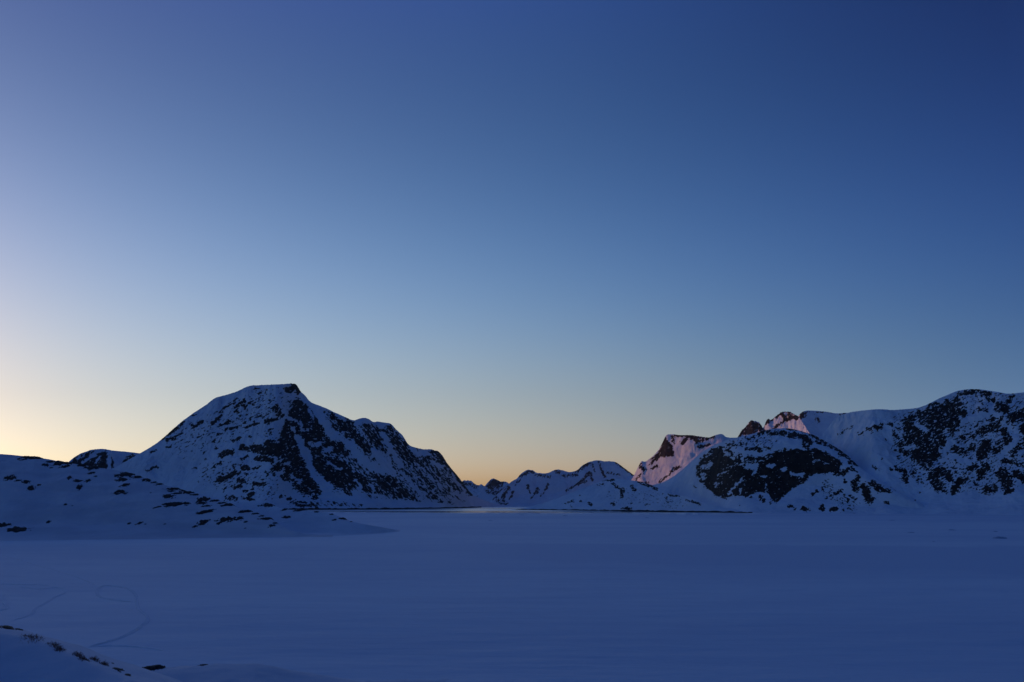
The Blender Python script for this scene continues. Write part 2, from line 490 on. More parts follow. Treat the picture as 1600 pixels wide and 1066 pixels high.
# ------------------------------------------------------------------ sea ice and water
def build_ice():
    edge = parse("-2500,797 300,797 420,797.6 470,798.6 520,799.8 620,800.8 700,801.4 780,801.2 860,801.9 960,801.7 1040,802.2 1100,802.4 1165,802.2 1200,800 1300,797 4200,797")
    na, nr = 640, 560
    # azimuth grid: dense in view, out to the sides and round behind
    px = np.linspace(-60, 1660, na)
    a_in, _ = px2dir(px, 790)
    az = np.concatenate([np.linspace(-math.pi, a_in[0], 90)[:-1], a_in, np.linspace(a_in[-1], math.pi, 90)[1:]])
    ea, et = px2dir(edge[:, 0], edge[:, 1])
    er = -CAM_Z / et
    rmax = np.interp(az, ea, er)
    rmax = rmax * (1 + 0.02 * fbm(az * 60, az * 0, 4, 77))
    # even spacing on the eye's ray angle keeps far ripples resolved
    v = np.linspace(0, 1, nr)
    inv = (1 / 8.0) * (1 - v) ** 1.0 + 0 * v
    r = 1 / ((1 / 20.0) + (1 / rmax[:, None] - 1 / 20.0) * v[None])
    X = r * np.sin(az)[:, None]; Y = r * np.cos(az)[:, None]
    amp = np.clip(r / 150, 0.3, 1.5)
    z = 0.10 * fbm(X / 70, Y / 22, 4, 5) + 0.06 * fbm(X / 11, Y / 4.5, 3, 15) + 0.25 * fbm(X / 420, Y / 130, 3, 25)
    z = z * np.clip((rmax[:, None] - r) / 60, 0.15, 1)
    ipx, ipy = xyz2px(X, Y, z)
    infront = Y > 5
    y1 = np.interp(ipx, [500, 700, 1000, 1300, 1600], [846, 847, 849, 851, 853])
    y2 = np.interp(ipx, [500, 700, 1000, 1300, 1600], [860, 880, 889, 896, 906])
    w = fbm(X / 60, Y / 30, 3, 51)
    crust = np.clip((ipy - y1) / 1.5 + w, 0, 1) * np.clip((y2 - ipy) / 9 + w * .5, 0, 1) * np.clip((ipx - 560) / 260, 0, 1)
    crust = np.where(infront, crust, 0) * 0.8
    # fresh hard-packed patches and drift lines
    for (L, rr, s) in [(.7, 1.6, "275,950 330,950 400,948 420,949"), (.6, 2.5, "560,908 610,905 655,903"), (.6, 2.0, "1420,940 1480,943"),
                       (.6, 3.0, "860,1030 900,1026"), (.5, 2, "1060,1035 1085,1039"), (.5, 2, "1330,995 1380,999"), (.5, 2.2, "1180,925 1260,921"),
                       (.55, 4, "0,899 25,901"), (.5, 5, "10,921 40,926 70,923"), (.5, 6, "0,950 12,945 4,936"), (.4, 2, "700,820 800,823 900,822"), (.35, 1.2, "740,810 900,811 1100,813"),
                       (.3, 1.2, "1180,812 1330,814"), (.3, 1.2, "1380,822 1500,820")]:
        d = seg_dist(parse(s), ipx, ipy)
        g = np.clip(1.3 - d / rr + 0.4 * w, 0, 1)
        crust = np.maximum(crust, np.where(infront, L * g, 0))
    V = np.stack([X, Y, z], -1)
    skirt = V[:, -1:].copy(); skirt[..., 2] = -1.2
    V = np.concatenate([V, skirt], 1)
    crust = np.concatenate([crust, crust[:, -1:]], 1)
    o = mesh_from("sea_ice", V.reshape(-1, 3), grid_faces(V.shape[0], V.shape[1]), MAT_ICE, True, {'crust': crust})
    tag(o, "flat snow covered sea ice filling the bay in front of the mountains", kind='structure')
    return o
build_ice()

def build_water():
    n = 72
    rs = [0.5, 800, 3000, 12000, 15500]
    V = [[r * math.sin(2 * math.pi * k / n), r * math.cos(2 * math.pi * k / n), -0.45] for k in range(n + 1) for r in rs]
    o = mesh_from("water", V, grid_faces(n + 1, len(rs)), MAT_WATER, True)
    tag(o, "open dark water with pale streaks beyond the edge of the sea ice", kind='structure')
build_water()

# ------------------------------------------------------------------ mountains, back to front
M_VFAR = mat_mountain("snow_and_rock_very_far", 10.0, 3.5)  # rock lightened most, imitating the thickest haze in its colour
M_FAR = mat_mountain("snow_and_rock_far", 8.0, 3.0)  # rock colour lightened to imitate haze over the distance
M_MID = mat_mountain("snow_and_rock_mid", 4.6)
M_NEAR = mat_mountain("snow_and_rock_near", 2.8)
P_STEEP = [(0, 0), (.25, .10), (.5, .34), (.8, .72), (1, 1)]
P_CONE = [(0, 0), (.3, .16), (1, 1)]

# jagged far ridge
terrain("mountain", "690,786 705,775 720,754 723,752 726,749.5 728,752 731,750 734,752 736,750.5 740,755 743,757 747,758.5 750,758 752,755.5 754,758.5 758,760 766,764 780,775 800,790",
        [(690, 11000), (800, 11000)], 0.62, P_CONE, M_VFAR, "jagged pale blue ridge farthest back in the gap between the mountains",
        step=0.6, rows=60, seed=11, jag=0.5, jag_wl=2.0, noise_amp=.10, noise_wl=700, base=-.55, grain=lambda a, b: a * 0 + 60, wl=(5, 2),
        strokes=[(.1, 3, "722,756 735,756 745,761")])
# small dark peak
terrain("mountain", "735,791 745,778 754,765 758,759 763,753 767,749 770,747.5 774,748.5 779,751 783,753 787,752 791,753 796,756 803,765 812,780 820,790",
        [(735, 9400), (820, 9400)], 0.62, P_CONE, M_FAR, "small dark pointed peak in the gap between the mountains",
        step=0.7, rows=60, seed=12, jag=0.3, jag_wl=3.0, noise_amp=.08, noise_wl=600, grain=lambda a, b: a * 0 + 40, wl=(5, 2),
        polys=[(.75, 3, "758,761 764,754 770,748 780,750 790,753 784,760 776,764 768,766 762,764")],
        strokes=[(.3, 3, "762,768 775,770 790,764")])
# central range
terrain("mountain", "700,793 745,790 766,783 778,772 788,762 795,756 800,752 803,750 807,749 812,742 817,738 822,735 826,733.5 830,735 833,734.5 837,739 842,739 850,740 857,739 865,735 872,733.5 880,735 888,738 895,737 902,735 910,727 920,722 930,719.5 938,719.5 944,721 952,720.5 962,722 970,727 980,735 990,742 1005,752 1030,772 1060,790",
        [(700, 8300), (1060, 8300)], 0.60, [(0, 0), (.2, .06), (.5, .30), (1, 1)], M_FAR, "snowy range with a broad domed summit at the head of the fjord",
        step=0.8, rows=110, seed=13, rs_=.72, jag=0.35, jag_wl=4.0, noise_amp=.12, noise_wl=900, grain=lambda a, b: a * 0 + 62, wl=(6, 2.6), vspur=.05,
        strokes=[(.5, 3, "902,738 912,730 920,725"), (.6, 3, "903,757 913,747 921,739 925,750"), (.5, 2.5, "935,722 940,735 945,746"), (.4, 2, "925,725 930,740"),
                 (.7, 2, "825,757 828,770"), (.6, 2, "840,763 838,771"), (.6, 2.2, "856,758 852,765"), (.7, 2, "801,768 797,779"), (.5, 2.4, "868,736 874,738"),
                 (.4, 3, "813,745 824,738 832,738"), (.5, 3, "962,723 975,731 988,741"), (.2, 2.5, "885,767 900,758 915,752"), (.7, 3.4, "773,770 783,763 790,757"),
                 (.6, 3, "783,782 789,772 795,762"), (.2, 5, "768,776 790,787"), (.5, 1.6, "829,779 835,771"), (.1, 3, "838,742 860,745"), (.2, 3, "880,743 900,742"),
                 (.2, 2, "845,775 850,770"), (.3, 2.5, "950,738 968,742"), (.2, 2, "805,758 812,750")])
# snowy shoulder and crags behind the right mountains
terrain("mountain", "1215,720 1228,690 1240,662 1246,652 1251,645.5 1256,642.5 1262,641.5 1275,642 1290,643.3 1305,646 1312,646 1322,645 1340,652 1370,680 1400,720 1420,745",
        [(1215, 7300), (1250, 6250), (1262, 6060), (1275, 6040), (1420, 6040)], 0.62, P_CONE, M_MID, "smooth snowy shoulder with a pink sunlit left edge behind the dark crags",
        step=0.8, rows=80, seed=14, ssm=7, rough=.003, noise_amp=.03, noise_wl=900, grain=lambda a, b: a * 0 + 40,
        strokes=[(.8, 3, "1246,659 1251,652 1258,646"), (.3, 1.2, "1262,643 1280,644 1300,645"), (.2, 3, "1275,653 1278,658"), (.5, 2.5, "1313,648 1320,648")])
terrain("mountain", "1140,720 1147,695 1152,684 1154,681 1157,676 1160,671 1163,669 1167,665 1170,660 1174,656 1178,658 1183,658.5 1187,661 1190,665 1193,671 1195,663 1198,655.5 1201,654.5 1205,656.5 1208,655 1212,650 1216,648 1219,645 1223,643 1228,643.5 1233,643 1239,646 1244,648.5 1248,651 1253,658 1262,672 1280,700 1300,730",
        [(1140, 5900), (1300, 5000)], 0.75, P_CONE, M_MID, "broken dark crags with a sunlit snow patch on the skyline behind the round cliff",
        step=0.6, rows=90, seed=15, jag=0.9, jag_wl=2.6, noise_amp=.04, noise_wl=260, grain=lambda a, b: a * 0 + 35, wl=(7, 3.5), rough=.012,
        polys=[(.95, 2, "1146,690 1158,672 1174,655 1190,663 1194,668 1197,653 1205,654 1215,645 1230,641 1250,650 1240,664 1228,664 1216,668 1200,676 1185,674 1170,682 1160,680")],
        snows=[(1, 3.5, "1199,669 1208,662 1219,654"), (.9, 3.5, "1224,665 1233,662 1240,660"), (.4, 2, "1225,645 1240,648")])
# sunlit flat-topped mountain
terrain("mountain", "955,795 972,770 985,752 991,743 994,736 998,728 1001,722 1003,719.5 1006,722 1010,721 1012,719 1018,715 1024,709 1030,702 1035,692 1040,681 1043,679 1052,678.5 1060,680 1080,680 1100,683 1108,684 1118,680 1126,678 1130,679 1134,683 1140,684 1150,684 1160,684 1190,700 1230,740 1280,780",
        [(955, 5800), (1000, 5300), (1045, 4880), (1075, 4730), (1112, 4600), (1160, 4560), (1280, 4560)], 0.66, [(0, 0), (.3, .16), (.7, .55), (.86, .78), (1, 1)], M_MID,
        "flat topped mountain with pink sunlit snow running down its left slope",
        step=0.7, rows=130, seed=16, ssm=14, spk=2.5, rs_=.85, jag=0.3, jag_wl=3.0, noise_amp=.035, noise_wl=520, grain=lambda a, b: a * 0 + 38, wl=(9, 3), vspur=.0, streak=(35, 60, 9, 12), ribs=[("1004,738 1030,722 1060,708 1088,700", 5.0, 40), ("1000,752 1040,733 1078,714", 3.5, 18)],
        polys=[(.95, 2.5, "1039,681 1046,689 1052,702 1053,711 1043,713 1032,716 1023,723 1013,727 1017,718 1027,708 1034,695")],
        strokes=[(.7, 2.5, "1050,681 1055,692"), (.8, 3.2, "1065,692 1075,684 1088,686"), (.6, 2.4, "1055,681 1075,681 1092,684 1106,686"), (.6, 2.6, "1088,692 1100,686 1116,682"),
                 (.7, 2.6, "1093,699 1108,694"), (.1, 2.4, "993,750 1001,741 1010,733"), (.0, 2, "1002,755 1014,753"), (.4, 2.2, "1030,755 1043,743 1052,735 1064,728"),
                 (.5, 3, "1000,726 1005,733"), (.4, 2, "1018,732 1028,728")],
        snows=[(1, 3, "1058,690 1063,700 1056,702")])
# distant small mountain at the left
terrain("mountain", "80,765 97,735 108,721 114,716 120,712 127,708 134,706 142,703 150,702 158,701.3 166,702 175,704 186,705 198,706 212,707.5 228,710 245,722 265,745 285,775",
        [(80, 5600), (285, 5600)], 0.62, P_CONE, M_MID, "small dark humped mountain between the near hill and the big left mountain",
        step=0.7, rows=80, seed=17, jag=0.2, jag_wl=4, noise_amp=.09, noise_wl=380, grain=lambda a, b: a * 0 + 35, wl=(9, 3),
        polys=[(.75, 3, "109,722 122,712 136,706 152,703 164,703 170,712 176,716 180,732 150,735 120,728")],
        strokes=[(.4, 3, "192,725 198,718 208,712")],
        snows=[(.9, 2, "142,712 152,706 160,704"), (.9, 2, "128,724 136,718 148,712"), (.7, 2, "150,722 155,714"), (.5, 2, "120,718 132,710"), (1, 3, "170,716 171,730")])

# big left mountain
def grain_a(x, y):
    return 27 - 75 * np.clip((x - 455) / 90, 0, 1)
A_ST = [(.5, 3, "301,667 308,663 318,659"), (.8, 3.2, "331,661 345,651"), (.6, 3, "345,665 352,662 358,658"), (.8, 3, "360,658"), (.5, 1.7, "338,680 348,675 358,669"), (.7, 2.4, "361,669 371,667"),
        (.5, 3, "350,639 358,634"), (.15, 3.5, "340,645 350,640 360,633 372,625"), (.6, 3.6, "367,641 375,632 382,627"), (.1, 3.5, "380,635 390,632 400,628"), (.0, 4, "400,607 408,611 404,620 398,630"),
        (-.1, 3, "415,610 418,618"), (.0, 2.5, "421,627 428,622"), (.1, 2.5, "402,640 408,634"), (.3, 1.6, "384,649 392,646"), (.3, 2, "372,655 376,650"), (.5, 2, "379,661 384,660"),
        (.4, 2, "393,657 400,652 407,649"), (.6, 2, "383,669 392,664 405,661"), (.4, 2.5, "412,652 416,647"), (.8, 3, "415,660 425,656 432,655"), (.5, 5, "428,638 434,641 440,648"),
        (.2, 1.6, "309,684 314,680 320,678"), (.3, 1.6, "331,691 337,689 345,687"), (.2, 1.6, "360,682 365,680"), (.5, 2.6, "364,688 370,688 376,685"), (.3, 2, "390,683 395,683"), (.2, 2.5, "403,680"), (.1, 4, "416,680 424,672"),
        (.8, 4.2, "347,711 355,708 362,706"), (.7, 4.2, "377,698 385,702"), (.8, 6.5, "398,700 410,703 425,707"), (.85, 8, "420,695 440,700"), (.8, 4.5, "400,717 412,716 425,720"), (.5, 2.4, "378,717 386,714"),
        (.6, 2.2, "343,722 348,722"), (.4, 2, "333,730 340,726"), (.4, 2, "364,728 375,727"), (.75, 4, "379,732 386,729 389,734"), (.5, 2.5, "398,732 407,729"), (.7, 2.5, "374,740"), (.6, 2, "384,740"),
        (.85, 5, "343,750 355,746 367,738"), (.5, 2.5, "348,741"), (.8, 3.6, "371,752 380,751"), (.7, 3.4, "366,763 375,760"), (.5, 2, "348,764 356,761"), (.5, 1.8, "350,768"), (.5, 2.4, "380,768 385,767"),
        (.7, 3.4, "390,773 395,772"), (.2, 4.5, "355,778 370,780"), (.3, 3.4, "380,778 396,780"), (.7, 3.4, "399,756 405,757 412,756"), (.5, 2.2, "397,764"), (.6, 3, "417,743"), (.5, 1.8, "427,742 431,741"),
        (.8, 5.5, "425,735 438,728 445,722"), (.5, 2.4, "415,736"), (.6, 4, "441,746 450,748 458,750"), (.4, 2, "438,777 442,774"), (.4, 2, "448,780 456,779"), (.2, 1.6, "316,696"), (.4, 1.6, "314,709 320,707"),
        (.3, 1.6, "302,717"), (.3, 1.6, "320,719"), (.3, 1.8, "337,701"), (.1, 2.4, "303,733 308,731"), (.0, 2, "313,752"),
        (-.42, 28, "285,690 340,670 400,640 430,630"), (-.36, 22, "330,740 380,745 420,765"), (.6, 3.4, "255,685 265,678 275,670 283,664"), (.5, 2.4, "262,689 275,682 284,677"), (.4, 2, "236,708 245,704"),
        (.4, 2, "262,698 268,696"), (.3, 1.8, "230,735 245,730"), (.3, 2, "285,660 290,657"), (.5, 2.4, "268,672 276,667"), (.2, 2, "300,650 306,647"),
        (.9, 5.2, "456,607 462,604 467,612"), (.75, 3, "445,608 452,612"), (.6, 4, "446,660 452,655"), (-.1, 6, "448,625 455,640"),
        (.35, 4, "465,742 478,760 490,776"), (.6, 5, "468,762 480,770"), (.6, 4, "494,778"), (.3, 5, "455,786 470,788 495,790"), (.1, 4, "520,785 540,786"), (-.2, 6, "500,785 560,788"), (.5, 2.4, "545,768 549,775"), (.3, 1.4, "580,782 588,790"),
        (.55, 3.5, "540,770 548,776"), (-.1, 4, "510,762 530,772"),
        (.45, 4, "512,642 520,650 528,662 530,680"), (.6, 5, "515,665 523,668"), (.5, 5, "535,650 545,657 552,668"), (.2, 4, "498,640 510,648"),
        (.5, 4.5, "605,700 618,715 630,735"), (.5, 5, "622,722 635,742"), (.65, 4.5, "632,692 650,718 665,737 682,752"), (.4, 4, "640,720 660,745 677,766"), (.7, 5, "668,712 680,707 690,715 697,725"),
        (.5, 3.4, "673,717 690,724 702,738"), (.8, 4, "690,712 705,732 722,754 734,771"), (.45, 3, "655,708 680,735 705,757 719,767"), (.35, 2.6, "640,745 660,765 690,785"), (.35, 2.6, "655,740 680,760 702,775"),
        (.35, 2.6, "615,758 650,785"), (.3, 2, "700,745 715,762"), (.3, 1.6, "690,762 708,778"), (.3, 1.4, "712,775 722,783"), (.3, 3, "575,775 600,785"), (.2, 1.6, "700,785 712,789"), (.25, 1.6, "645,755 676,782"),
        (.5, 3, "636,692 644,702 655,715"), (.3, 2, "648,700 660,704")]
A_PO = [(.0, 8, "484,645 500,640 530,652 560,665 600,668 630,690 660,705 690,720 715,760 700,780 640,782 560,768 520,760 500,700"), (.58, 6, "446,655 455,632 462,620 472,620 485,635 500,655 520,686 530,690 545,690 555,705 548,712 530,712 505,712 490,715 480,705 460,700 440,700 430,690 440,670"),
        (.52, 6, "430,690 470,700 478,725 490,745 500,757 502,772 488,778 470,772 460,765 455,750 442,745 440,720 425,712"),
        (.72, 5, "488,715 500,712 520,714 545,722 552,735 575,745 590,760 602,774 585,772 565,768 555,765 545,768 530,765 515,758 505,748 492,738 487,725"),
        (.60, 5, "525,652 545,657 556,668 575,690 590,702 580,714 565,705 550,690 540,680 530,670"),
        (.55, 6, "556,664 572,662 590,665 612,664 626,680 634,694 650,720 640,730 620,712 605,700 590,705 575,692"),
        (.6, 6, "572,735 600,735 620,750 640,765 655,783 640,782 620,780 600,774 588,758")]
A_SN = [(1, 4, "472,620 478,625 484,631"), (1, 2.2, "457,669 459,675"), (1, 4.2, "463,683 468,690 473,700"), (1, 4.6, "475,704 482,718 486,732 492,744 503,755 515,763"), (.95, 2.2, "483,641 488,651"),
        (1, 5.5, "489,630 500,650 510,665 519,682"), (.7, 3.5, "500,632 520,643 538,652"), (.6, 4, "525,678 538,688 552,698"), (1, 6, "547,698 560,712 575,725 597,735"),
        (.95, 2.4, "557,750 560,757 564,766"), (.8, 2.2, "579,757 583,768"), (.7, 2.2, "510,722 520,728 533,733"), (.7, 3, "486,692 494,696 500,693"), (.6, 1.8, "470,660 472,671 481,672"), (.8, 2, "448,652 458,656 465,660"),
        (1, 4, "597,680 606,694 615,709 627,728"), (.95, 5, "583,705 598,718 613,738"), (1, 4, "643,701 655,708 668,708"), (.85, 3, "678,724 690,729"), (.7, 3, "557,661 570,657 578,659"), (.7, 3, "589,662 598,666"),
        (.6, 2, "560,668 568,678 572,684"), (.6, 2, "600,712 612,722"), (.7, 3, "628,738 645,758 660,775"), (.6, 2.5, "652,725 668,742 690,762"), (.8, 3, "506,704 516,702"), (.6, 2, "440,726 452,724"), (.6, 3, "455,745 468,752"),
        (.9, 5, "508,772 530,779 560,780 600,786 650,789")]
terrain("mountain", "60,800 90,790 120,772 150,750 180,731 200,719 221,707 235,699 247,691 260,680 272,669 285,658 300,647 312,639 323,632 330,626 336,622 340,620.5 350,618 362,614.5 372,611 382,606 388,603.5 394,602.3 405,602 418,601.3 432,600.8 446,600 456,599.3 462,600 465,603 468,609 471,613.5 476,617 482,625 486,629 494,632 502,635 512,639 522,644 532,648.5 542,653 550,656.5 554,657 559,655 565,653.3 571,653 577,655 582,659.5 586,659.5 591,658.6 597,659.8 603,660.7 609,661.5 613,664 617,669 622,674 628,679 632,685 636,692 641,697 646,698.5 652,700 660,702 668,702.2 676,702 678,704.5 683,704 686,706 690,710 694,716 698,723 705,732 712,740 717,746 722,753 728,761 734,769 742,775 752,780 766,785 782,789 800,791.5",
        [(60, -5300), (250, -4550), (430, -3760), (450, 796.6), (560, 796.4), (640, 795.5), (700, 794.6), (745, 793), (800, 792.2)], 0.70, [(0, 0), (.2, .09), (.5, .38), (.8, .76), (1, 1)], M_MID,
        "big left mountain with a flat snowy top, dark cliffs and snow gullies",
        step=0.75, rows=300, seed=18, jag=0.25, jag_wl=4, noise_amp=.085, noise_wl=520, grain=grain_a, polys=A_PO, strokes=A_ST, snows=A_SN, vspur=.07,
        shore_rock=(440, 752, 7.5), wl=(10, 4.2), back=.8, rk=1.05, rs_=.84, rough=.018)

# low hill in front of the sunlit mountain
terrain("hill", "800,796.5 815,795.5 830,791.5 850,785.5 870,779 890,771 910,763.5 925,757.5 938,752.5 948,749.5 957,748 968,748.5 980,750 992,751.5 1003,753 1013,756 1022,759.5 1031,764 1042,769.5 1055,773 1070,775.5 1085,780 1100,786 1118,790.5 1135,794 1160,797.5 1185,800.5",
        [(800, 797), (815, 796.6), (900, 797.8), (1000, 799), (1100, 800.6), (1150, 801.3), (1185, 801.6)], 0.45, [(0, 0), (.06, .07), (.4, .36), (1, 1)], M_NEAR,
        "low rounded snowy hill above a thin dark shoreline right of the fjord mouth",
        step=0.75, rows=90, seed=19, jag=0.15, jag_wl=5, noise_amp=.05, noise_wl=300, grain=lambda a, b: a * 0 - 15, wl=(6, 2.6), shore_rock=(806, 1176, 4.5),
        strokes=[(.3, 1.6, "942,751 960,749.5"), (.4, 2.2, "958,755 968,763 975,768"), (.8, 2.4, "970,768 972,775"), (.5, 2.4, "988,760 992,766"), (.5, 1.8, "998,753.5 1012,758 1026,765"), (.6, 1.8, "908,784"),
                 (.6, 1.9, "921,786 924,789"), (.6, 2, "957,787 960,789"), (.3, 1.6, "884,786 895,783"), (.4, 1.4, "1044,773 1060,776"), (.3, 1.6, "1072,781 1095,788"), (.3, 1.4, "1008,789 1014,790"), (.5, 1.5, "973,794.5 985,794"),
                 (.4, 1.6, "986,787"), (.0, 2, "935,758 945,757"), (.3, 1.4, "1042,778 1043,785"), (.2, 1.4, "905,774"), (.3, 1.4, "893,790"), (-.6, 14, "960,775 1010,775 1060,788")])
# right mountain
N_ST = [(.85, 5, "1475,637 1490,633 1500,630"), (.85, 6, "1480,660 1490,650 1506,645"), (.95, 9, "1430,708 1445,715 1458,713"), (.7, 6, "1427,690 1440,685 1450,690"), (.6, 3.4, "1500,616 1515,612.5 1526,611.5"),
        (.7, 3.6, "1534,614 1545,614.5"), (.4, 3.6, "1542,620 1553,629"), (.8, 5, "1528,646 1540,642"), (.85, 7, "1562,635 1571,641"), (.6, 3.6, "1572,630 1583,619"), (.9, 8, "1582,652 1595,650 1612,642"),
        (.5, 5, "1550,653 1562,655"), (.6, 7, "1530,675 1545,670 1560,668"), (.75, 7, "1570,675 1575,690"), (.97, 10, "1540,698 1536,708"), (.95, 4.6, "1531,717"), (.6, 5.5, "1490,702 1508,706 1520,700"),
        (.3, 6, "1498,688 1520,680"), (.2, 6, "1508,668 1530,660"), (.6, 4.4, "1556,708 1565,700"), (.85, 4.6, "1515,733 1525,729"), (.8, 2.6, "1508,740"), (.85, 8, "1463,738 1460,750 1468,760"), (.8, 7, "1455,745 1472,735 1482,746"),
        (.97, 6, "1491,766 1500,754 1505,750"), (.7, 3, "1477,768"), (.8, 7, "1533,742 1540,730"), (.9, 9, "1565,740 1573,757"), (.85, 6.5, "1543,765 1552,763"), (.8, 5, "1530,746"), (.9, 7, "1588,742 1600,746 1615,745"),
        (.8, 4, "1568,719 1580,723"), (.6, 5, "1583,708 1594,697 1606,690"), (.8, 7, "1600,668 1606,685"), (.5, 3, "1523,755"), (.75, 5, "1410,735 1415,744 1416,752"), (.6, 3.4, "1402,731 1406,735"), (.7, 3.4, "1427,739"),
        (.5, 2.4, "1489,732 1494,738"), (.5, 2.4, "1585,720 1592,729"), (.4, 4, "1400,680 1408,690"), (.4, 3.4, "1402,670"), (.3, 4, "1418,664 1426,672"), (.6, 3.6, "1355,671 1360,672"), (.75, 4, "1367,667 1373,669 1376,665"),
        (.5, 2.4, "1343,678 1348,676"), (.3, 1.8, "1310,680 1320,673 1332,666"), (.6, 2.6, "1388,662 1394,664"), (.7, 3, "1398,678"), (.5, 2.4, "1378,717"), (.5, 2.4, "1390,732 1395,734"), (.4, 1.6, "1364,730 1375,735"),
        (.2, 2, "1382,687"), (.4, 2.4, "1571,765"), (.85, 6, "1612,700 1616,715"), (.8, 10, "1640,660 1680,680 1720,700"), (.8, 9, "1630,730 1670,740"), (.2, 2, "1434,752 1440,748"), (.5, 1.6, "1437,770"), (.6, 1.6, "1429,782"),
        (.6, 2.6, "1450,636 1462,630"), (.5, 4, "1555,700 1560,690"), (.85, 4, "1580,765 1573,768"), (.5, 2.4, "1594,728"), (.5, 4, "1440,652 1455,645 1470,640")]
terrain("mountain", "1225,802 1240,770 1255,730 1268,702 1280,684 1290,673 1300,660 1310,651 1320,646.5 1332,643.5 1345,642 1358,640.5 1370,639.5 1380,639.6 1392,640.8 1402,640.5 1412,639.6 1424,638.8 1436,637 1446,633.5 1455,629 1463,625 1470,621.5 1480,617.5 1490,613 1498,610.5 1508,608.8 1518,608 1530,608.3 1542,610 1552,611.6 1562,613 1570,615 1580,615.3 1592,614 1602,613 1620,614 1650,620 1700,628 1780,650 1880,690 2000,740 2150,790",
        [(1225, -2860), (1300, -2790), (1380, -2500), (1440, 803.2), (1520, 804.2), (1600, 805.2), (1750, 806), (2150, 806)], 0.70, [(0, 0), (.2, .08), (.5, .36), (.8, .74), (1, 1)], M_NEAR,
        "right mountain at the edge of the picture covered in patches of dark rock",
        step=0.8, rows=260, seed=20, jag=0.25, jag_wl=5, noise_amp=.085, noise_wl=330, grain=lambda a, b: a * 0 + 33, strokes=N_ST, wl=(9, 4.4), vspur=.05, rk=1.1, rs_=.9, rough=.018,
        polys=[(-.34, 10, "1395,650 1450,632 1500,610 1600,614 1720,640 1720,760 1600,760 1540,772 1460,766 1410,750 1390,700"), (.60, 6, "1408,660 1420,646 1450,637 1470,627 1500,618 1505,632 1500,642 1510,650 1500,665 1495,675 1485,690 1478,702 1465,716 1455,732 1448,738 1435,728 1420,716 1404,708 1400,695 1410,680")],
        snows=[(.9, 4, "1505,658 1525,650 1545,646"), (.8, 3, "1430,662 1442,668 1448,672"), (.6, 3, "1478,672 1483,690"), (.95, 4, "1566,712 1578,698 1590,680"), (.8, 3, "1548,632 1553,645 1560,650"), (.7, 2.5, "1575,668 1582,678 1580,688"),
               (.8, 3, "1470,705 1480,700 1488,690"), (.7, 4, "1415,700 1425,700"), (.5, 4, "1510,670 1530,655"), (1, 3, "1485,712 1505,718 1515,722")])
# round cliff dome in front of it
M_ST = [(.4, 2.4, "1138,696 1155,697"), (.4, 2.4, "1165,702 1180,700"), (.7, 3.4, "1184,701 1188,704"), (.4, 2, "1195,700 1203,700"), (.4, 2.4, "1170,686 1178,683"), (.5, 2.4, "1185,678 1200,675"), (.7, 3, "1203,677 1215,677 1226,678"),
        (.75, 4, "1235,680 1245,680 1255,684 1265,691"), (.4, 2.2, "1228,669 1250,671 1270,680 1280,686"), (.5, 2, "1275,691 1282,693"), (.5, 3.4, "1285,690 1300,696 1310,702"), (.7, 3.2, "1313,708 1325,713"),
        (.5, 2.4, "1318,703 1331,715"), (.6, 2.6, "1327,721 1342,727"), (.5, 2.2, "1328,731 1337,738"), (.7, 4, "1305,737 1315,740 1323,735"), (.7, 2.6, "1333,752 1343,746"), (.8, 3, "1321,752"), (.9, 4.2, "1337,758 1337,763"),
        (.95, 6, "1350,762 1353,770 1358,780"), (.8, 4.4, "1363,756 1375,763"), (.5, 2.6, "1375,765 1390,768"), (.8, 2.4, "1304,772 1316,768"), (.4, 1.8, "1291,779 1300,775"), (.6, 2, "1268,773 1276,768"), (.85, 3.2, "1325,783"),
        (.3, 1.8, "1327,775 1336,778"), (.9, 4, "1284,793"), (.8, 2.8, "1298,797 1306,796"), (.7, 1.8, "1318,797"), (.8, 2.4, "1254,796 1259,795"), (.7, 2.2, "1242,794"), (.7, 1.4, "1233,791.5 1238,790"), (.6, 1.6, "1264,797"), (.85, 3.6, "1385,788"),
        (.75, 3.4, "1243,757 1253,751 1260,744"), (.75, 2.2, "1173,776"), (.6, 2.4, "1189,776 1192,782"), (.5, 1.4, "1084,760 1086,764"), (.5, 1.4, "1157,789"), (.3, 2, "1205,786"), (-.3, 8, "1150,690 1200,690"), (-.3, 10, "1290,760 1330,790"),
        (.5, 1.8, "1215,690"), (.4, 3, "1258,696 1262,698"), (.4, 2, "1395,760 1400,765")]
